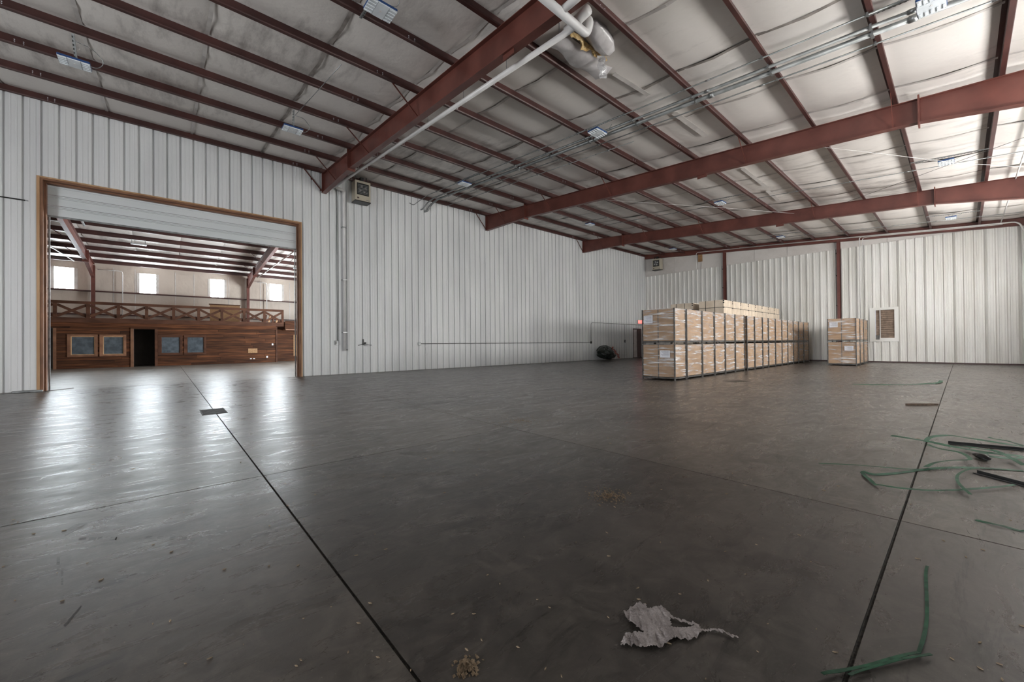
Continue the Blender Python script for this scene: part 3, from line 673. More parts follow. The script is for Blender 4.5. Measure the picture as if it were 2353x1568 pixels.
MB().tube(rounded([(20.35, yw-.03, 1.2), (20.35, yw-.03, 2.42), (27.0, yw-.03, 2.38)], .2), .014).build('tube', M['galv'], t, smooth=True)
pipe('loose_cord', 'thin white cord dangling from the low conduit to the floor', 'cord', rounded([(8.55, yw-.04, 1.12), (8.62, yw-.05, .85), (8.68, yw-.05, .66), (8.62, yw-.05, .6), (8.57, yw-.05, .72), (8.58, yw-.06, .02), (8.9, yw-.12, .012)], .08), .007, 'pvc', n=5)
t = thing('light_switch', 'small dark switch box on the partition left of the personnel door', 'switch', (24.2, yw-.03, 1.12))
bx((24.14, yw-.05, 1.12), (24.26, yw, 1.30)).build('box', M['steel_dark'], t); bx((24.18, yw-.056, 1.18), (24.22, yw-.05, 1.24)).build('toggle', M['paper'], t); MB().tube([(24.2, yw-.02, 1.3), (24.2, yw-.02, 2.35)], .012).build('conduit', M['emt'], t)
# exit sign
t = thing('exit_sign', 'red illuminated exit sign above the personnel door', 'sign', (26.0, yw-.06, 2.50))
MB().bevbox((25.80, yw-.10, 2.47), (26.40, yw-.02, 2.76), .01).build('housing', M['doorwhite'], t)
def letters(word, x, z, h, wd, gap, y, th):
    mb = MB(); s = th
    for ch in word:
        X = lambda a: x+a*wd
        if ch == 'E': [mb.box((X(0), y, z+q*(h-s)), (X(1), y+.004, z+q*(h-s)+s)) for q in (0, .5, 1)]; mb.box((X(0), y, z), (X(0)+s, y+.004, z+h))
        if ch == 'X': mb.bar((X(0)+s/2, y+.002, z), (X(1)-s/2, y+.002, z+h), .004, s, up=(1, 0, 0)); mb.bar((X(1)-s/2, y+.002, z), (X(0)+s/2, y+.002, z+h), .004, s, up=(1, 0, 0))
        if ch == 'I': mb.box((X(.5)-s/2, y, z), (X(.5)+s/2, y+.004, z+h))
        if ch == 'T': mb.box((X(.5)-s/2, y, z), (X(.5)+s/2, y+.004, z+h)); mb.box((X(0), y, z+h-s), (X(1), y+.004, z+h))
        x += wd+gap
    return mb
letters('EXIT', 25.86, 2.51, .20, .09, .035, yw-.106, .030).build('lettering', M['exit'], t)

# ------------------------------------------------------------------ gas unit heaters
def heater(label, c, face, grp='unit heaters'):
    """c = centre of front face bottom; face 'y' looks to -Y, 'x' looks to -X"""
    t = thing('unit_heater', label, 'heater', c, grp)
    def tr(p):
        u, v, z_ = p                        # u right, v depth away from viewer
        return (c[0]+u, c[1]+v, c[2]+z_) if face == 'y' else (c[0]+v, c[1]-u, c[2]+z_)
    def bb(a, b, bev=0):
        a, b = tr(a), tr(b); return MB().bevbox(a, b, bev) if bev else bx(a, b)
    w2, h = .30, .80
    bb((-w2, .02, .035), (w2, .40, h), .012).build('cabinet', M['tan'], t)
    bb((-w2, .0, 0), (w2, .40, .03)).build('bottom_tray', M['black'], t)
    gz0, gz1 = .255, .70
    for a, b in (((-.225, .0, gz0), (-.20, .03, gz1)), ((.20, .0, gz0), (.225, .03, gz1)), ((-.20, .0, gz0), (.20, .03, gz0+.025)), ((-.20, .0, gz1-.025), (.20, .03, gz1))): bb(a, b).build('grille_frame', M['black'], t)
    bb((-.2, .012, gz0+.025), (.2, .019, gz1-.025)).build('grille_back', M['black'], t)
    zc = (gz0+gz1)/2
    for j in range(7):
        zz = gz0+.045+j*.055; bb((-.20, -.004, zz), (.20, .012, zz+.012)).build('louver_blade', M['galv'], t)
    for j in range(4):
        a0 = math.radians(90*j+20); p = []
        for ang, r in ((a0, .03), (a0-.25, .15), (a0+.35, .165), (a0+.55, .10)): p.append(tr((r*math.cos(ang), .006-.004*(j % 2), zc+r*math.sin(ang))))
        n_ = Vector(tr((0, .003, 0)))-Vector(tr((0, 0, 0))); MB().prism(p, n_).build('fan_blade', M['chrome'], t)
    bb((-.22+.0, -.001, .10), (-.15, .02, .15)).build('badge', M['doorbrown'], t); bb((.12, -.001, .08), (.25, .02, .09)).build('name_strip', M['ink'], t)
    for s in (-.2, .2): bb((s-.012, .18, h), (s+.012, .22, h+.22)).build('hanger_strap', M['black'], t)
    bb((-.05, .12, h), (.07, .26, h+.18)).build('flue_collar', M['black'], t)
    return t
heater('beige square unit heater with black fan grille high beside the drainpipe', (5.72, 15.10, 6.61), 'y')
heater('beige unit heater with fan grille high in the far corner of the end wall', (26.45, 14.40, 6.30), 'x')

# ------------------------------------------------------------------ louvre in the end wall, plywood blank, conduits
t = thing('louver_vent', 'brown louvred ventilator in a white flashing frame, right of the small crate stack', 'vent', (B-.03, 2.55, 1.05))
y0, y1, z0, z1 = 2.18, 2.88, 1.23, 2.635
for a, b in (((B-.05, LV['y0'], LV['z0']), (B+.02, y0, LV['z1'])), ((B-.05, y1, LV['z0']), (B+.02, LV['y1'], LV['z1'])), ((B-.05, y0, LV['z0']), (B+.02, y1, z0)), ((B-.05, y0, z1), (B+.02, y1, LV['z1']))): bx(a, b).build('flashing', M['end_sheet'], t)
bx((B+.035, y0, z0), (B+.048, y1, z1)).build('backing', M['chip'], t)
n = 13
for j in range(n):
    zz = z0+(z1-z0)*j/n
    MB().prism([(B-.02, y0+.005, zz), (B-.01, y0+.005, zz-.004), (B+.03, y0+.005, zz+.10), (B+.022, y0+.005, zz+.106)], (0, y1-y0-.01, 0)).build('louver_blade', M['louver'], t)
bx((B-.04, y1-.20, z0-.05), (B-.015, y1-.165, z1)).build('operator_bar', M['pvc'], t)
bx((B-.06, y1-.16, z0-.08), (B-.01, y1-.02, z0+.14)).build('motor', M['steel_dark'], t)
bx((B-.055, y1-.03, z0), (B-.02, y1, z1)).build('side_channel', M['paper'], t)
tag(MB().bevbox((B-.08, 11.41, 6.51), (B+.03, 11.66, 6.99), .005).build('plywood_blank', M['ply'], loc=(B, 11.5, 6.51)), 'small brown plywood block under the end beam, right of the corner heater', 'board')
pipe('surface_conduit', 'white conduit looping over the plywood block on the end wall', 'conduit', rounded([(B-.2, 11.72, 6.05), (B-.2, 11.72, 7.13), (B-.22, 9.5, 6.95), (B-.22, 5.5, 6.615)], .16), .018, 'pvc')
pipe('surface_conduit', 'twin white conduit dropping past the end beam left of the louvre', 'conduit', rounded([(B-.2, 3.42, 2.2), (B-.2, 3.42, 6.42), (B-.22, 3.2, 6.42), (B-.22, -1.2, 6.05)], .16), .018, 'pvc')
pipe('surface_conduit', 'white conduit dropping beside the twin run left of the louvre', 'conduit', rounded([(B-.2, 3.30, 2.2), (B-.2, 3.30, 6.36), (B-.29, 3.1, 6.36), (B-.29, -1.2, 6.0)], .12), .014, 'pvc')
pipe('eave_conduit', 'long pale conduit above the end beam bending down at the right edge', 'conduit', rounded([(B-.38, 9.0, 6.89), (B-.38, -1.62, 6.0), (B-.38, -1.75, 5.6), (B-.38, -1.78, 4.2)], .25), .03, 'pvc')

# ------------------------------------------------------------------ pipes and conduits under the roof
pz = lambda y, o=-.05: roofz(y)+o
t = thing('sprinkler_pipe', 'long pale pipe slung beside the nearest roof beam with white elbows', 'pipe', (4.75, 10.0, pz(10)-.5))
xq = 4.75
MB().tube([(xq, 15.47, 7.03), (xq, 3.86, 5.985)], .048, 12).build('main_run', M['pvc'], t, smooth=True)
MB().tube([(xq-.02, 3.60, 6.07), (xq+.03, 4.06, 6.06)], .075, 12).build('coupling', M['pvc'], t, smooth=True)
q0, q1, q2, q3 = at_floor(1225, -25, 5.93), at_floor(1349, 80, 5.93), at_floor(1357, 44, 6.12), at_floor(1322, 50, 6.28)
MB().tube(rounded([q0, q1, q2, q3], .10, 6), .062, 12).build('elbow_run', M['pvc'], t, smooth=True)
b0, b1 = at_floor(1292, 24, 5.97), at_floor(1350, -25, 5.97)
MB().tube([b0, b1], .056, 12).build('branch_run', M['pvc'], t, smooth=True)
for y in (14.4, 12.9, 11.4, 9.9, 8.4, 6.9, 5.5, 4.2): MB().tube([(xq, y, 7.03-(15.47-y)*.09+.03), (xq, y, pz(y, .03))], .006, 5).build('hanger_rod', M['galv'], t)
def run(label, x, y0, y1, r, off, drop=None, cat='conduit'):
    pts = [(x, y1, pz(y1, off)), (x, y0, pz(y0, off))]
    if drop: pts = rounded(pts + drop, .12)
    t = thing('ceiling_conduit', label, cat, (x, y0, pz(y0, off)), 'conduits crossing under the roof')
    MB().tube(pts, r, 8).build('tube', M['emt'], t, smooth=True)
    for y in [q for q in PUR if y1 < q < y0]:
        bx((x-r-.012, y-.02, pz(y, off)-r-.006), (x+r+.012, y+.02, pz(y, off)-r)).build('strap_clip', M['galv'], t)
        bx((x-r-.012, y-.015, pz(y, off)-r), (x-r-.006, y+.015, pz(y, 0))).build('strap_side', M['galv'], t)
    y = y0-2.2
    while y > y1+.5:
        MB().tube([(x, y-.05, pz(y-.05, off)), (x, y+.05, pz(y+.05, off))], r*1.28, 8).build('coupling', M['galv'], t, smooth=True); y -= 3.05
    return t
run('thickest of the parallel conduits crossing under the roof', 8.85, 14.85, -2.4, .045, -.05, [(8.85, 15.45, 7.30), (8.72, yw-.05, 7.02), (8.6, yw+.0, 6.98)])
run('medium conduit just above the thickest of the parallel roof conduits', 8.655, 14.85, -2.4, .030, -.04, [(8.655, 15.4, 7.33), (8.52, yw-.05, 7.06), (8.42, yw, 7.02)])
run('thin conduit on the near side of the parallel roof conduits', 8.30, 14.7, -2.4, .014, -.03, [(8.30, 15.3, 7.36), (8.05, yw-.05, 7.12), (7.9, yw, 7.2)])
run('thin conduit on the far side of the parallel roof conduits', 9.22, 14.0, -2.4, .014, -.03)
run('thin short conduit farthest to the end-wall side of the parallel roof group', 9.70, 15.45, 5.9, .012, -.03)
run('thin conduit under the roof between the middle and last beams', 17.0, 12.4, -2.3, .012, -.03)
run('thin conduit close along the end-wall beam', 24.9, 12.0, -2.3, .012, -.03)
pipe('ceiling_conduit', 'pale conduit running across the purlins at the right end of the roof', 'conduit', [(12.2, -1.15, pz(-1.15, -.03)), (26.7, -1.15, pz(-1.15, -.03))], .018, 'pvc', 'conduits crossing under the roof')
pipe('hanging_wire', 'white wire slung from the middle beam to the right under the roof', 'cable', [(12.1, 2.5, 6.02), (14.0, 1.25, 5.93), (16.0, .02, 5.86), (18.2, -1.6, 5.8)], .006, 'pvc', n=5)
pipe('hanging_wire', 'white wire slung across from the small light to the last beam', 'cable', [(12.6, 8.9, 6.55), (16.4, 6.35, 6.44), (19.5, 4.5, 6.38)], .005, 'pvc', n=5)
pipe('hanging_wire', 'thin dark wire crossing diagonally between the two rear beams', 'cable', [(15.0, -1.6, 5.92), (19.4, 2.9, 6.35)], .006, 'black', n=5)

# ------------------------------------------------------------------ LED lights
def led(x, y, z, label, style, yaw=0.0):
    t = thing('led_light', label, 'light', (x, y, z), 'small LED ceiling lights')
    a, b, h = .22, .155, .055
    MB().bevbox((x-a, y-b, z+.012), (x+a, y+b, z+h), .012).build('housing', M['blue'], t)
    for s in (-1, 1):
        ln = bx((x+s*a*.98, y-b*.95, z), (x+s*a*.42, y+b*.95, z+.012)).build('lens', M['lens'], t)
        for j in range(5):
            yy = y-b*.85+j*b*.40; bx((x+s*a*.96, yy, z-.012), (x+s*a*.44, yy+.02, z)).build('fin', M['lens'], ln)
    bx((x-a*.40, y-b*.95, z-.006), (x+a*.40, y+b*.95, z+.012)).build('driver_cover', M['lens'], t)
    MB().tube([(x, y, z-.010), (x, y, z-.006)], .018, 10).build('sensor', M['pvc'], t)
    def strut(p, q):
        st = MB().bar(p, q, .041, .021).build('strut', M['galv'], t); p, q = Vector(p), Vector(q); k_ = int((q-p).length/.06); hl = MB()
        d_ = (q-p).normalized(); side = Vector((0, 0, -1)) if abs(d_.z) < .6 else Vector((-.7, -.7, 0)).normalized()
        for j in range(1, k_):
            c = p+(q-p)*j/k_+side*.0215; hl.bar(c-d_*.015, c+d_*.015, .014, .002, up=side)
        tag(hl.build('slot', M['black'], st), kind='stuff'); return st
    if style == 'drop':
        yp = min(PUR, key=lambda q: abs(q-y)); strut((x, yp, pz(yp, -.01)), (x+.02, y, z+.055))
        bx((x-.16, y-.03, z+.055), (x+.16, y+.03, z+.075)).build('yoke', M['pvc'], t)
        cd = [(x+.1, y, z+.07), (x+.30, y+.05, z+.05), (x+.42, y-.05, z+.18), (x+.25, y-.1, z+.36), (x+.03, yp, z+.33)]
        MB().tube(rounded(cd, .12), .007, 6).build('cable', M['galv'], t, smooth=True)
    else:
        ya = max(q for q in PUR+[-2.7] if q < y); yb = min(q for q in PUR if q > y)
        strut((x-.05, ya, pz(ya, -.02)), (x-.05, yb, pz(yb, -.02)))
        for s in (-.08, .08): MB().tube([(x+s, y, z+.05), (x-.05, y+s, pz(y, -.03))], .006, 5).build('hanger_rod', M['galv'], t)
        MB().tube(rounded([(x, y-.1, z+.06), (x+.25, y-.12, z+.10), (x+.2, y-.3, pz(y, -.02))], .1), .006, 5).build('cable', M['galv'], t, smooth=True)
    return t
led(-1.31, 11.33, 6.64, 'blue-edged LED light on a slotted strut, far left above the roller door', 'drop')
led(2.46, 11.25, 6.63, 'blue-edged LED light on a strut, left of the nearest beam above the roller door', 'drop')
led(2.58, 6.03, 6.42, 'largest-looking blue and white LED light at the top edge of the view', 'span')
led(8.36, 6.12, 6.50, 'LED light among the parallel conduits, under the middle of the roof', 'span')
led(8.30, 12.02, 7.00, 'LED light among the parallel conduits near the partition wall', 'span')
led(8.40, .24, 6.0, 'LED light among the parallel conduits at the top right edge', 'span')
led(16.25, 6.15, 6.50, 'LED light under the roof between the middle and last beams', 'span')
led(16.30, .234, 6.02, 'LED light at the right between the middle and last beams', 'span')
led(24.1, 6.16, 6.52, 'LED light near the end wall, middle of the roof', 'span')
led(23.9, .235, 6.02, 'LED light near the end wall at the right', 'span')
led(15.9, 12.15, 7.0, 'LED light near the partition between the middle and last beams', 'span')
led(24.2, 12.0, 7.0, 'LED light near the far corner heater', 'span')
pipe('cable_drop', 'thin steel rod slanting from a purlin to the LED light left of the nearest beam', 'cable', [(2.72, 8.3, 6.86), (2.62, 9.7, 6.93), (2.5, 11.1, 6.98)], .008, 'galv', n=5)

# torn insulation with dangling foil
t = thing('torn_insulation', 'torn roof insulation with yellow wool and a dangling foil strip by the pipe elbow', 'insulation', (6.0, 4.45, 6.6))
rnd = random.Random(11)
def lump(mb, c, rx, ry, rz, ang, n=10, m=7, jag=.15):
    gr = []
    for i in range(m+1):
        th = math.pi*i/m; row = []
        for j in range(n+1):
            ph = 2*math.pi*(j % n)/n; q = 1+(rnd.uniform(-jag, jag) if 0 < i < m and j < n else 0)
            x, y, z_ = rx*math.sin(th)*math.cos(ph)*q, ry*math.sin(th)*math.sin(ph)*q, rz*math.cos(th)
            row.append((c[0]+x*math.cos(ang)-y*math.sin(ang), c[1]+x*math.sin(ang)+y*math.cos(ang), c[2]+z_))
        row[-1] = row[0]; gr.append(row)
    return mb.sheet(gr)
lump(MB(), (5.95, 4.28, 6.66), .50, .20, .14, .25).build('sagging_vinyl', M['vinyl'], t, smooth=True)
gr = []
for i in range(22):
    u_ = i/21; wv = .05*math.sin(19*u_)+rnd.uniform(-.03, .03)
    gr.append([(5.36+1.15*u_+rnd.uniform(-.02, .02), 4.46+.10*v+wv*(1-abs(v-.5))+.05*u_, 6.66-.10*math.sin(math.pi*v)*math.sin(math.pi*min(1, u_*1.2+.05))+rnd.uniform(-.025, .025)) for v in (0, .25, .5, .75, 1)])
MB().sheet(gr).build('glass_wool', M['yellow_foam'], t)
gr = []
for i in range(11):
    u_ = i/10; gr.append([(5.3+1.5*u_, 4.58+.45*v+.04*math.sin(9*u_+3*v), 6.66-.06*math.sin(3.1*v)+.02*math.sin(14*u_+4*v)) for v in (0, .3, .6, 1)])
MB().sheet(gr).build('loose_flap', M['vinyl'], t, smooth=True)
gr = []
for i in range(15):
    u_ = i/14; gr.append([(6.24+.10*v+.05*u_+.02*math.sin(11*u_), 4.56-.10*v-.02*u_+.015*math.sin(17*u_+2*v), 6.64-.45*u_) for v in (0, .33, .66, 1)])
MB().sheet(gr).build('foil_strip', M['foil'], t)

# ------------------------------------------------------------------ wrapped crates
def crate(x0, x1, y0, y1, z0, label, sheet=None, seed=0, group='film-wrapped crates'):
    rnd = random.Random(seed)
    xc, yc = (x0+x1)/2, (y0+y1)/2; h = 1.052
    t = thing('shipping_crate', label, 'crate', (xc, yc, z0), group)
    a, b, c, d_ = x0+.030, x1-.030, y0+.030, y1-.030
    MB().bevbox((a, c, z0+.095), (b, d_, z0+h-.012), .01).build('board_carton', M['kraft'], t)
    s = .032
    for x in (a-.026, b-s+.026):
        for y in (c-.026, d_-s+.026): MB().box((x, y, z0), (x+s, y+s, z0+h-.005)).build('corner_post', M['steel_dark'], t)
    mb = MB()
    for y in (c-.006, d_-.034): mb.box((a, y, z0+.045), (b, y+.04, z0+.09))
    for x in (a-.006, b-.034): mb.box((x, c+.035, z0+.046), (x+.04, d_-.035, z0+.089))
    mb.build('base_frame', M['steel_dark'], t)
    MB().box((a-.006, yc-.012, z0+.05), (a+.004, yc+.012, z0+h-.01)).build('strap', M['steel_dark'], t)
    o_ = .012; mb = MB(); n = 9
    def face(P, U, V):
        gr = []
        for i in range(n+1):
            row = []
            for j in range(n+1):
                q = P+U*(i/n)+V*(j/n); nn = U.cross(V).normalized(); e = 0 if i in (0, n) or j in (0, n) else rnd.uniform(-.009, .007 if abs(nn.z) < .5 else -.001)
                row.append(q+nn*e)
            gr.append(row)
        mb.sheet(gr)
    A, Bq, Cq, Dq, z0_, z1_ = a-o_, b+o_, c-o_, d_+o_, z0+.10, z0+h
    face(Vector((A, Dq, z0_)), Vector((0, Cq-Dq, 0)), Vector((0, 0, z1_-z0_)))
    face(Vector((A, Cq, z0_)), Vector((Bq-A, 0, 0)), Vector((0, 0, z1_-z0_)))
    face(Vector((Bq, Cq, z0_)), Vector((0, Dq-Cq, 0)), Vector((0, 0, z1_-z0_)))
    face(Vector((Bq, Dq, z0_)), Vector((A-Bq, 0, 0)), Vector((0, 0, z1_-z0_)))
    face(Vector((A, Cq, z1_)), Vector((Bq-A, 0, 0)), Vector((0, Dq-Cq, 0)))
    mb.build('stretch_film', M['film'], t)
    # loose gathers of film at the upper corners
    gr = [[(A+(Bq-A)*u_, Cq-.012-.012*math.sin(7*u_+seed), z1_-.03-v*(.10+.07*math.sin(5*u_+seed))) for v in (0, .5, 1)] for u_ in [i/8 for i in range(9)]]
    MB().sheet(gr).build('film_gather', M['film_torn'], t)
    if sheet:
        ly0, ly1, lz0, lz1 = sheet
        sh = bx((A-.024, ly0, lz0), (A-.022, ly1, lz1)).build('paper_label', M['paper'], t)
        pr = MB()
        for j in range(5): pr.box((A-.025, ly0+(ly1-ly0)*.12, lz1-(lz1-lz0)*(.16+.15*j)), (A-.0241, ly1-(ly1-ly0)*(.12+.1*(j % 3)), lz1-(lz1-lz0)*(.12+.15*j)))
        tag(pr.build('print_lines', M['ink'], sh), kind='stuff')
    return t
cols = [(10.99, 11.72), (11.75, 12.82), (12.84, 13.77), (13.79, 14.67), (14.69, 15.59), (15.61, 16.54), (16.80, 17.64), (17.67, 18.60), (18.62, 19.34), (19.37, 20.30), (20.33, 21.27), (21.29, 22.18), (22.20, 23.14), (23.16, 24.08), (24.10, 25.06), (25.08, 26.12)]
CY0, CY1 = 5.43, 6.48
for i, (a, b) in enumerate(cols):
    nth = 'the nearest end column' if i == 0 else ('the last column by the end wall' if i == len(cols)-1 else 'the %s column from the near end' % ORD[i])
    crate(a, b, CY0, CY1, 0, 'lower film-wrapped brown crate in the long row, %s' % nth, (5.58, 5.89, .667, .877) if i == 0 else None, i, 'crates in the long row')
    crate(a, b, CY0, CY1, 1.062, 'upper film-wrapped brown crate in the long row, %s' % nth, (6.11, 6.40, 1.69, 1.93) if i == 0 else None, 50+i, 'crates in the long row')
sc_ = [(22.72, 23.70), (23.72, 24.72), (24.74, 25.95)]
for i, (a, b) in enumerate(sc_):
    nth = ['at its front', 'in its middle', 'at its back'][i]
    crate(a, b, 3.03, 4.06, 0, 'lower crate of the small stack by the louvre, %s' % nth, (3.14, 3.45, .672, .883) if i == 0 else None, 100+i, 'crates in the small stack')
    crate(a, b, 3.03, 4.06, 1.062, 'upper crate of the small stack by the louvre, %s' % nth, (3.67, 3.97, 1.723, 1.957) if i == 0 else None, 120+i, 'crates in the small stack')

# pale carton pallets behind the row
proto = {}
def pallet(x0, wd, y0, y1, label):
    wd -= .014
    t = thing('carton_pallet', label, 'cartons', (x0+wd/2, (y0+y1)/2, 0), 'pallets of pale cartons')
    bx((x0+.01, y0+.01, 0), (x0+wd-.01, y1-.01, .12)).build('pallet_base', M['ply'], t)
    nl, nc = 9, 5; hh = (2.90-.12)/nl; cw = wd/nc
    key = (round(cw, 3), round(y1-y0, 3))
    for l in range(nl):
        for c_ in range(nc):
            loc = (x0+cw*c_, y0, .12+hh*l)
            if key not in proto:
                o = MB().bevbox((loc[0]+.003, loc[1], loc[2]+.002), (loc[0]+cw-.003, y1, loc[2]+hh-.002), .006).build('carton', M['pale'], t, loc=loc); proto[key] = o
            else: inst(proto[key], t, loc, 'carton')
    for zz in (2.58, 1.65, .75): 
        mb = MB(); mb.box((x0-.004, y0-.005, zz), (x0+wd+.004, y0-.001, zz+.018)); mb.box((x0-.005, y0-.004, zz), (x0-.001, y1+.004, zz+.018)); mb.build('strap', M['black'], t)
    mb = MB()
    for q in (.33, .67): mb.box((x0+wd*q-.009, y0-.006, .1), (x0+wd*q+.009, y0-.001, 2.905))
    for zz in (2.84, 2.76, 2.56): MB().box((x0-.007, y0-.012, zz), (x0+.035, y0+.035, zz+.045)).build('corner_guard', M['black'], t)
    for q in (.35, .72): MB().box((x0-.006, y0+(y1-y0)*q-.009, .1), (x0-.001, y0+(y1-y0)*q+.009, 2.905)).build('strap', M['black'], t)
    return t
pw = .97
for i in range(8): pallet(17.80+pw*i, pw-.012, 6.64, 7.68, 'tall strapped pallet of pale cartons behind the crate row, %s from its near end' % ORD[i])
for i in range(2): pallet(18.0+pw*i, pw-.012, 8.05, 9.09, ['strapped pallet of pale cartons standing alone behind the near end of the pale row', 'strapped pallet of pale cartons second in the rearmost row'][i])

# ------------------------------------------------------------------ bin bag by the partition
t = thing('trash_bag', 'slumped dark green rubbish bag with red scraps against the partition', 'bag', (21.1, 15.05, 0))
rnd = random.Random(21)
gr = []
for i in range(15):
    th = math.pi*i/14; row = []
    for j in range(25):
        ph = 2*math.pi*(j % 24)/24
        q = 1+.13*math.sin(5*ph+3*th)+.07*math.sin(11*ph-4*th)+rnd.uniform(-.05, .05)
        x = .78*math.sin(th)*math.cos(ph)*q; y = .42*math.sin(th)*math.sin(ph)*q; z_ = .50*math.cos(th)*(1+.05*math.sin(3*ph))
        zz = .42+z_*(.85)+.22*(1-abs(x-.0)/.8)*.4 - .16*x
        row.append((21.2+x, 15.05+y, max(.006, zz)))
    row[-1] = row[0]; gr.append(row)
MB().sheet(gr).build('sack', M['bag'], t, smooth=False)
mb = MB()
for j in range(16):
    u_ = j/15; c = Vector((21.35+.75*u_, 14.72+.05*math.sin(j), .82-.66*u_)); a_ = rnd.uniform(0, 6)
    mb.quad(c, c+Vector((.10*math.cos(a_)+.05, -.05, .05)), c+Vector((.09, -.08, -.06)), c+Vector((-.04, -.06, -.07)))
mb.build('red_scraps', M['redtrash'], t)

# ------------------------------------------------------------------ floor drain, stains of litter, straps, rag
c = at_floor(490, 946)
t = thing('floor_drain', 'rusty slotted floor drain grate on the joint in front of the roller door', 'drain', (c.x, c.y, 0))
for j in range(9): MB().box((c.x-.16, c.y-.34+.076*j, .001), (c.x+.16, c.y-.30+.076*j, .006)).build('bar', M['iron'], t)
for s in (-.17, .15): MB().box((c.x+s, c.y-.36, .001), (c.x+s+.02, c.y+.36, .006)).build('rim', M['iron'], t)

NSTRAP = [0]
def ribbon(name, label, px, wd=.018, lift=None, mat='green', group='green straps', twist=None):
    wd *= 1.35 if px[0][0] > 1800 and px[0][1] < 1250 else .75
    """flat strap through photo pixels on the floor, smoothed"""
    NSTRAP[0] += 1; zoff = .0035*(NSTRAP[0] % 8)
    P = [at_floor(*p) for p in px]
    pts = []
    for i in range(len(P)-1):
        p0, p1, p2, p3 = P[max(i-1, 0)], P[i], P[i+1], P[min(i+2, len(P)-1)]
        for s in range(8):
            u_ = s/8; pts.append(.5*((2*p1)+(-p0+p2)*u_+(2*p0-5*p1+4*p2-p3)*u_*u_+(-p0+3*p1-3*p2+p3)*u_**3))
    pts.append(P[-1]); n = len(pts); L_, R_ = [], []
    for i, p in enumerate(pts):
        d_ = (pts[min(i+1, n-1)]-pts[max(i-1, 0)]); d_.z = 0; d_.normalize(); s = Vector((-d_.y, d_.x, 0)); f_ = i/(n-1)
        z_ = .004+zoff+(lift or 0)*math.sin(math.pi*f_)+.003*math.sin(9*f_+len(px)); tw = .35*math.sin(7*f_+wd*300)
        L_.append(Vector((p.x, p.y, z_))+s*wd/2*math.cos(tw)+Vector((0, 0, wd/2*abs(math.sin(tw))))); R_.append(Vector((p.x, p.y, z_))-s*wd/2*math.cos(tw))
    mb = MB(); up = Vector((0, 0, .0016))
    mb.sheet([L_, R_]); mb.sheet([[q+up for q in L_], [q+up for q in R_]]); mb.sheet([L_, [q+up for q in L_]]); mb.sheet([R_, [q+up for q in R_]])
    return tag(mb.build(name, M[mat], loc=(pts[0].x, pts[0].y, 0)), label, 'strap', group)
def C8(*p): return [(1350+x/2.279, 880+y/2.279) for x, y in p]
ribbon('plastic_strap', 'bent green strap at the bottom right, long arm pointing away from the camera', C8((1780, 968), (1772, 1010), (1775, 1100), (1778, 1220), (1765, 1330), (1735, 1430)), .016)
ribbon('plastic_strap', 'green strap lying flat across the joint at the bottom right', C8((1735, 1430), (1640, 1455), (1520, 1485), (1400, 1510), (1290, 1535), (1230, 1548)), .018)
ribbon('plastic_strap', 'short green strap under the flat one at the bottom right corner', C8((1800, 1440), (1700, 1465), (1560, 1492), (1430, 1530), (1370, 1560)), .013)
ribbon('plastic_strap', 'long thin green strap lying near the end wall', [(1958, 885.5), (2010, 887), (2080, 886), (2130, 884), (2156, 882), (2163, 877)], .055)
ribbon('plastic_strap', 'green strap reaching left from the tangle with a clip near its end', C8((1590, 290), (1680, 305), (1780, 322), (1880, 345), (1990, 365), (2100, 385), (2286, 400)), .035, .01)
ribbon('plastic_strap', 'uppermost looping green strap of the tangle at right', C8((1770, 322), (1800, 305), (1900, 298), (2020, 315), (2150, 335), (2286, 350)), .030, .02)
ribbon('plastic_strap', 'green strap of the tangle folding back in a hairpin', C8((1780, 340), (1850, 365), (1950, 385), (2000, 415), (1990, 428), (1900, 432), (1820, 440), (1770, 458)), .022, .01)
ribbon('plastic_strap', 'long low green strap in front of the tangle', C8((1440, 468), (1500, 485), (1600, 478), (1720, 462), (1850, 452), (2000, 450), (2150, 455), (2286, 465)), .024)
ribbon('plastic_strap', 'thin green strap just behind the long low one', C8((1210, 425), (1400, 437), (1600, 452), (1760, 458), (1900, 455)), .010)
ribbon('plastic_strap', 'bent green strap with a sharp corner at the left of the tangle', C8((1435, 475), (1475, 515), (1515, 545)), .018)
ribbon('plastic_strap', 'curved green strap nearest the camera in the tangle', C8((1515, 545), (1620, 563), (1760, 572), (1900, 572), (2030, 568), (2150, 558), (2240, 545)), .016)
ribbon('plastic_strap', 'small green strap curling under the black bar', C8((2060, 458), (1990, 475), (1940, 505), (1940, 540), (1970, 575), (2005, 600)), .014, .015)
ribbon('plastic_strap', 'thick green strap in the middle of the tangle', C8((1990, 360), (2060, 385), (2110, 410), (2200, 415), (2286, 410)), .032, .02)
ribbon('plastic_strap', 'green strap crossing the tangle diagonally to the frame edge', C8((1960, 345), (2080, 375), (2180, 400), (2286, 450)), .026, .025)
ribbon('plastic_strap', 'green strap running off the right edge behind the tangle', C8((2100, 300), (2200, 322), (2286, 345)), .020)
ribbon('plastic_strap', 'lone green strap lying in front of the tangle at the right edge', C8((2030, 720), (2120, 745), (2220, 768), (2286, 782)), .016)
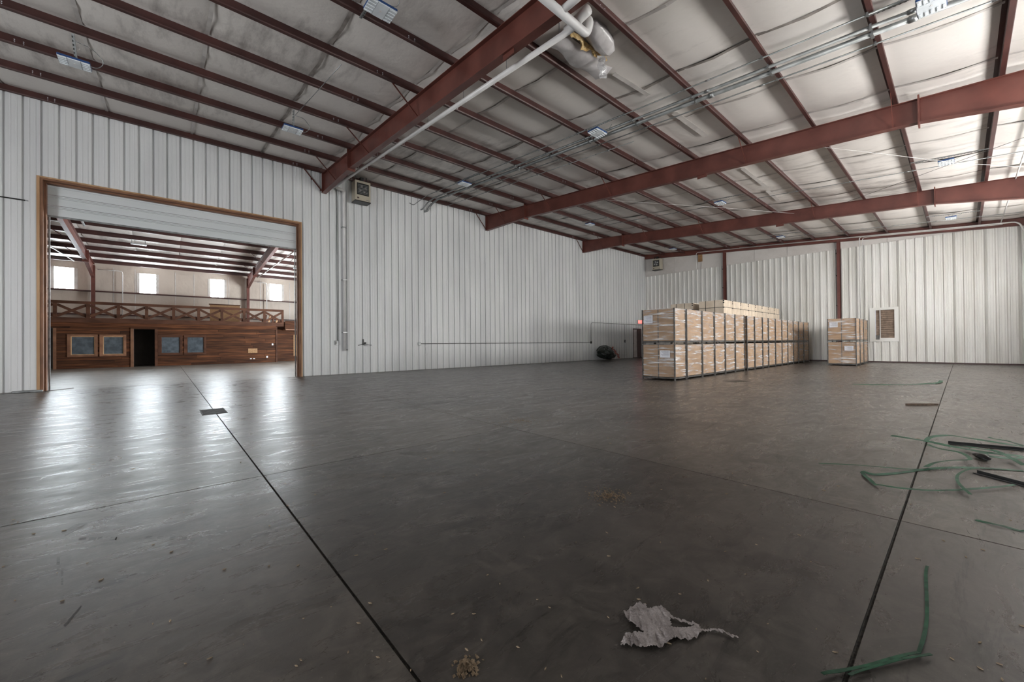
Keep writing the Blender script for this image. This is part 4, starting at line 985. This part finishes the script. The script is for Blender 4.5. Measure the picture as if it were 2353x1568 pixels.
def barpx(label, p, q, wd, hgt):
    a, b = at_floor(*p), at_floor(*q); b = a+(b-a)*1.25
    t = thing('edge_protector', label, 'bar', (a.x, a.y, 0), 'black edge protectors')
    d_ = (b-a).normalized(); s = Vector((-d_.y, d_.x, 0))
    MB().prism([a+s*wd/2+Vector((0, 0, .002)), a-s*wd/2+Vector((0, 0, .002)), a-s*wd/2+Vector((0, 0, .008)), a+s*wd/2+Vector((0, 0, .008))], b-a).build('flat_leg', M['black'], t)
    MB().prism([a+s*wd/2+Vector((0, 0, .008)), a+s*(wd/2-.006)+Vector((0, 0, .008)), a+s*(wd/2-.006)+Vector((0, 0, hgt)), a+s*wd/2+Vector((0, 0, hgt))], b-a).build('upright_leg', M['black'], t)
e1, e2 = C8((1893, 322), (2286, 358)); barpx('black angle bar lying in the far part of the green tangle', e1, e2, .05, .03)
e1, e2 = C8((2030, 475), (2286, 543)); barpx('black angle bar in front of the green tangle, nearest the camera', e1, e2, .045, .028)
t = at_floor(2258, 1057); tag(lump(MB(), (t.x, t.y, .03), .10, .04, .028, .4, 8, 6, .3).build('rubber_scrap', M['black'], loc=(t.x, t.y, 0)), 'small black scrap lying in the green strap tangle', 'scrap')

# crumpled rag
def inside(p, poly):
    r = False; j = len(poly)-1
    for i in range(len(poly)):
        a, b = poly[i], poly[j]
        if (a[1] > p[1]) != (b[1] > p[1]) and p[0] < (b[0]-a[0])*(p[1]-a[1])/(b[1]-a[1])+a[0]: r = not r
        j = i
    return r
rp = C8((270, 1160), (300, 1168), (322, 1195), (350, 1190), (400, 1190), (430, 1215), (455, 1240), (520, 1255), (585, 1278), (592, 1300), (640, 1300), (690, 1303), (730, 1315), (790, 1350), (815, 1358), (760, 1345), (715, 1325), (660, 1312), (600, 1312), (590, 1335), (540, 1362), (490, 1352), (455, 1352), (420, 1385), (370, 1403), (300, 1398), (230, 1393), (168, 1380), (200, 1330), (250, 1318), (290, 1320), (240, 1280), (205, 1250), (188, 1212))
hole = C8((432, 1240), (480, 1258), (560, 1282), (520, 1292), (440, 1290))
poly = [tuple(at_floor(*p))[:2] for p in rp]; hp = [tuple(at_floor(*p))[:2] for p in hole]
xs, ys = [p[0] for p in poly], [p[1] for p in poly]; st = .007; mb = MB(); idx = {}
from mathutils import noise as mnoise
def rh(x, y):
    a = x*.75+y*.66; b = -x*.66+y*.75; v = Vector((a*9, b*34, 0))
    q = abs(mnoise.noise(v)); q2 = abs(mnoise.noise(v*2.3+Vector((5, 3, 1)))); q3 = mnoise.noise(Vector((x*9, y*9, 4)))
    return .004+.030*max(0, .45-q)*(.7+.6*q3)+.010*max(0, .4-q2)+.008*max(0, q3)
nx_, ny_ = int((max(xs)-min(xs))/st)+1, int((max(ys)-min(ys))/st)+1
def vid(i, j):
    if (i, j) not in idx:
        x, y = min(xs)+i*st, min(ys)+j*st; idx[(i, j)] = len(mb.v); mb.v.append((x, y, rh(x, y)))
    return idx[(i, j)]
for i in range(nx_):
    for j in range(ny_):
        p = (min(xs)+(i+.5)*st, min(ys)+(j+.5)*st)
        if inside(p, poly) and not inside(p, hp): mb.f.append((vid(i, j), vid(i+1, j), vid(i+1, j+1), vid(i, j+1)))
tag(mb.build('cloth_rag', M['rag'], smooth=True, loc=(sum(xs)/len(xs), sum(ys)/len(ys), 0)), 'crumpled grey rag with a stringy tail on the floor, bottom centre right', 'rag')

# sawdust heaps and wood chips
def crumbs(label, px, rad, n, seed):
    rnd = random.Random(seed); c = at_floor(*px); mb = MB()
    for _ in range(n):
        r = rad*abs(rnd.gauss(0, .5)); a = rnd.uniform(0, 6.283); s = rnd.uniform(.003, .008)
        x, y = c.x+r*math.cos(a), c.y+r*math.sin(a); z_ = max(0, .012*(1-r/rad))*rnd.random()
        mb.quad((x-s, y-s*.6, z_+.001), (x+s, y-s*.5, z_+.001), (x+s*.7, y+s, z_+.004), (x-s*.8, y+s*.7, z_+.005)); mb.quad((x-s, y-s, z_+.001), (x, y, z_+.008), (x+s, y+s, z_+.001))
    return tag(mb.build('sawdust_heap', M['sawdust'], loc=(c.x, c.y, 0)), label, 'sawdust', 'sawdust heaps', kind='stuff')
crumbs('small heap of tan sawdust left of the floor centre joint, behind the rag', (1400, 1141), .16, 260, 1)
crumbs('small heap of tan sawdust at the bottom edge left of the rag', (1072, 1535), .05, 160, 2)
crumbs('scatter of sawdust in the middle of the floor in front of the crate row', (1200, 968), .5, 220, 3)
a = at_floor(2118, 932); sx, sy = Vector((cR.x, cR.y, 0)).normalized(), Vector((-cR.y, cR.x, 0)).normalized()
tag(MB().prism([a+sx*u_+sy*v+Vector((0, 0, .001)) for u_, v in ((-.26, .02), (-.08, .06), (.20, .03), (.27, -.02), (.05, -.05), (-.15, -.03))], (0, 0, .03)).build('wood_offcut', M['chip'], loc=(a.x, a.y, 0)), 'dark splintered wood offcut on the floor before the end wall', 'offcut')
rnd = random.Random(5)
lit = MB()
for _ in range(190):
    px, py = rnd.uniform(0, 2353), 905+660*rnd.random()**1.3
    c = at_floor(px, py); s = rnd.uniform(.002, .006)*(.6+.4*(c-CP).length/3); a_ = rnd.uniform(0, 3.14)
    if c.y > W-.2 or c.x > 20: continue
    dx, dy = math.cos(a_)*s*2, math.sin(a_)*s*2
    lit.prism([(c.x-dx, c.y-dy, .001), (c.x+dy*.35, c.y-dx*.35, .001), (c.x+dx, c.y+dy, .001), (c.x-dy*.35, c.y+dx*.35, .001)], (0, 0, .003))
tag(lit.build('floor_litter', M['sawdust'], loc=(0, 0, 0)), 'fine wood shavings scattered over the concrete floor', 'litter', kind='stuff')
t = thing('baseboard_scrap', 'flattened grey strip of trim lying at the foot of the left door jamb', 'scrap', (-2.5, W-.12, 0))
MB().bevbox((-2.85, W-.16, .0), (-2.35, W-.08, .05), .01).build('strip', M['galv'], t); MB().bar((-2.3, W-.2, .012), (-1.85, W+.1, .03), .03, .012).build('splinter', M['chip'], t)
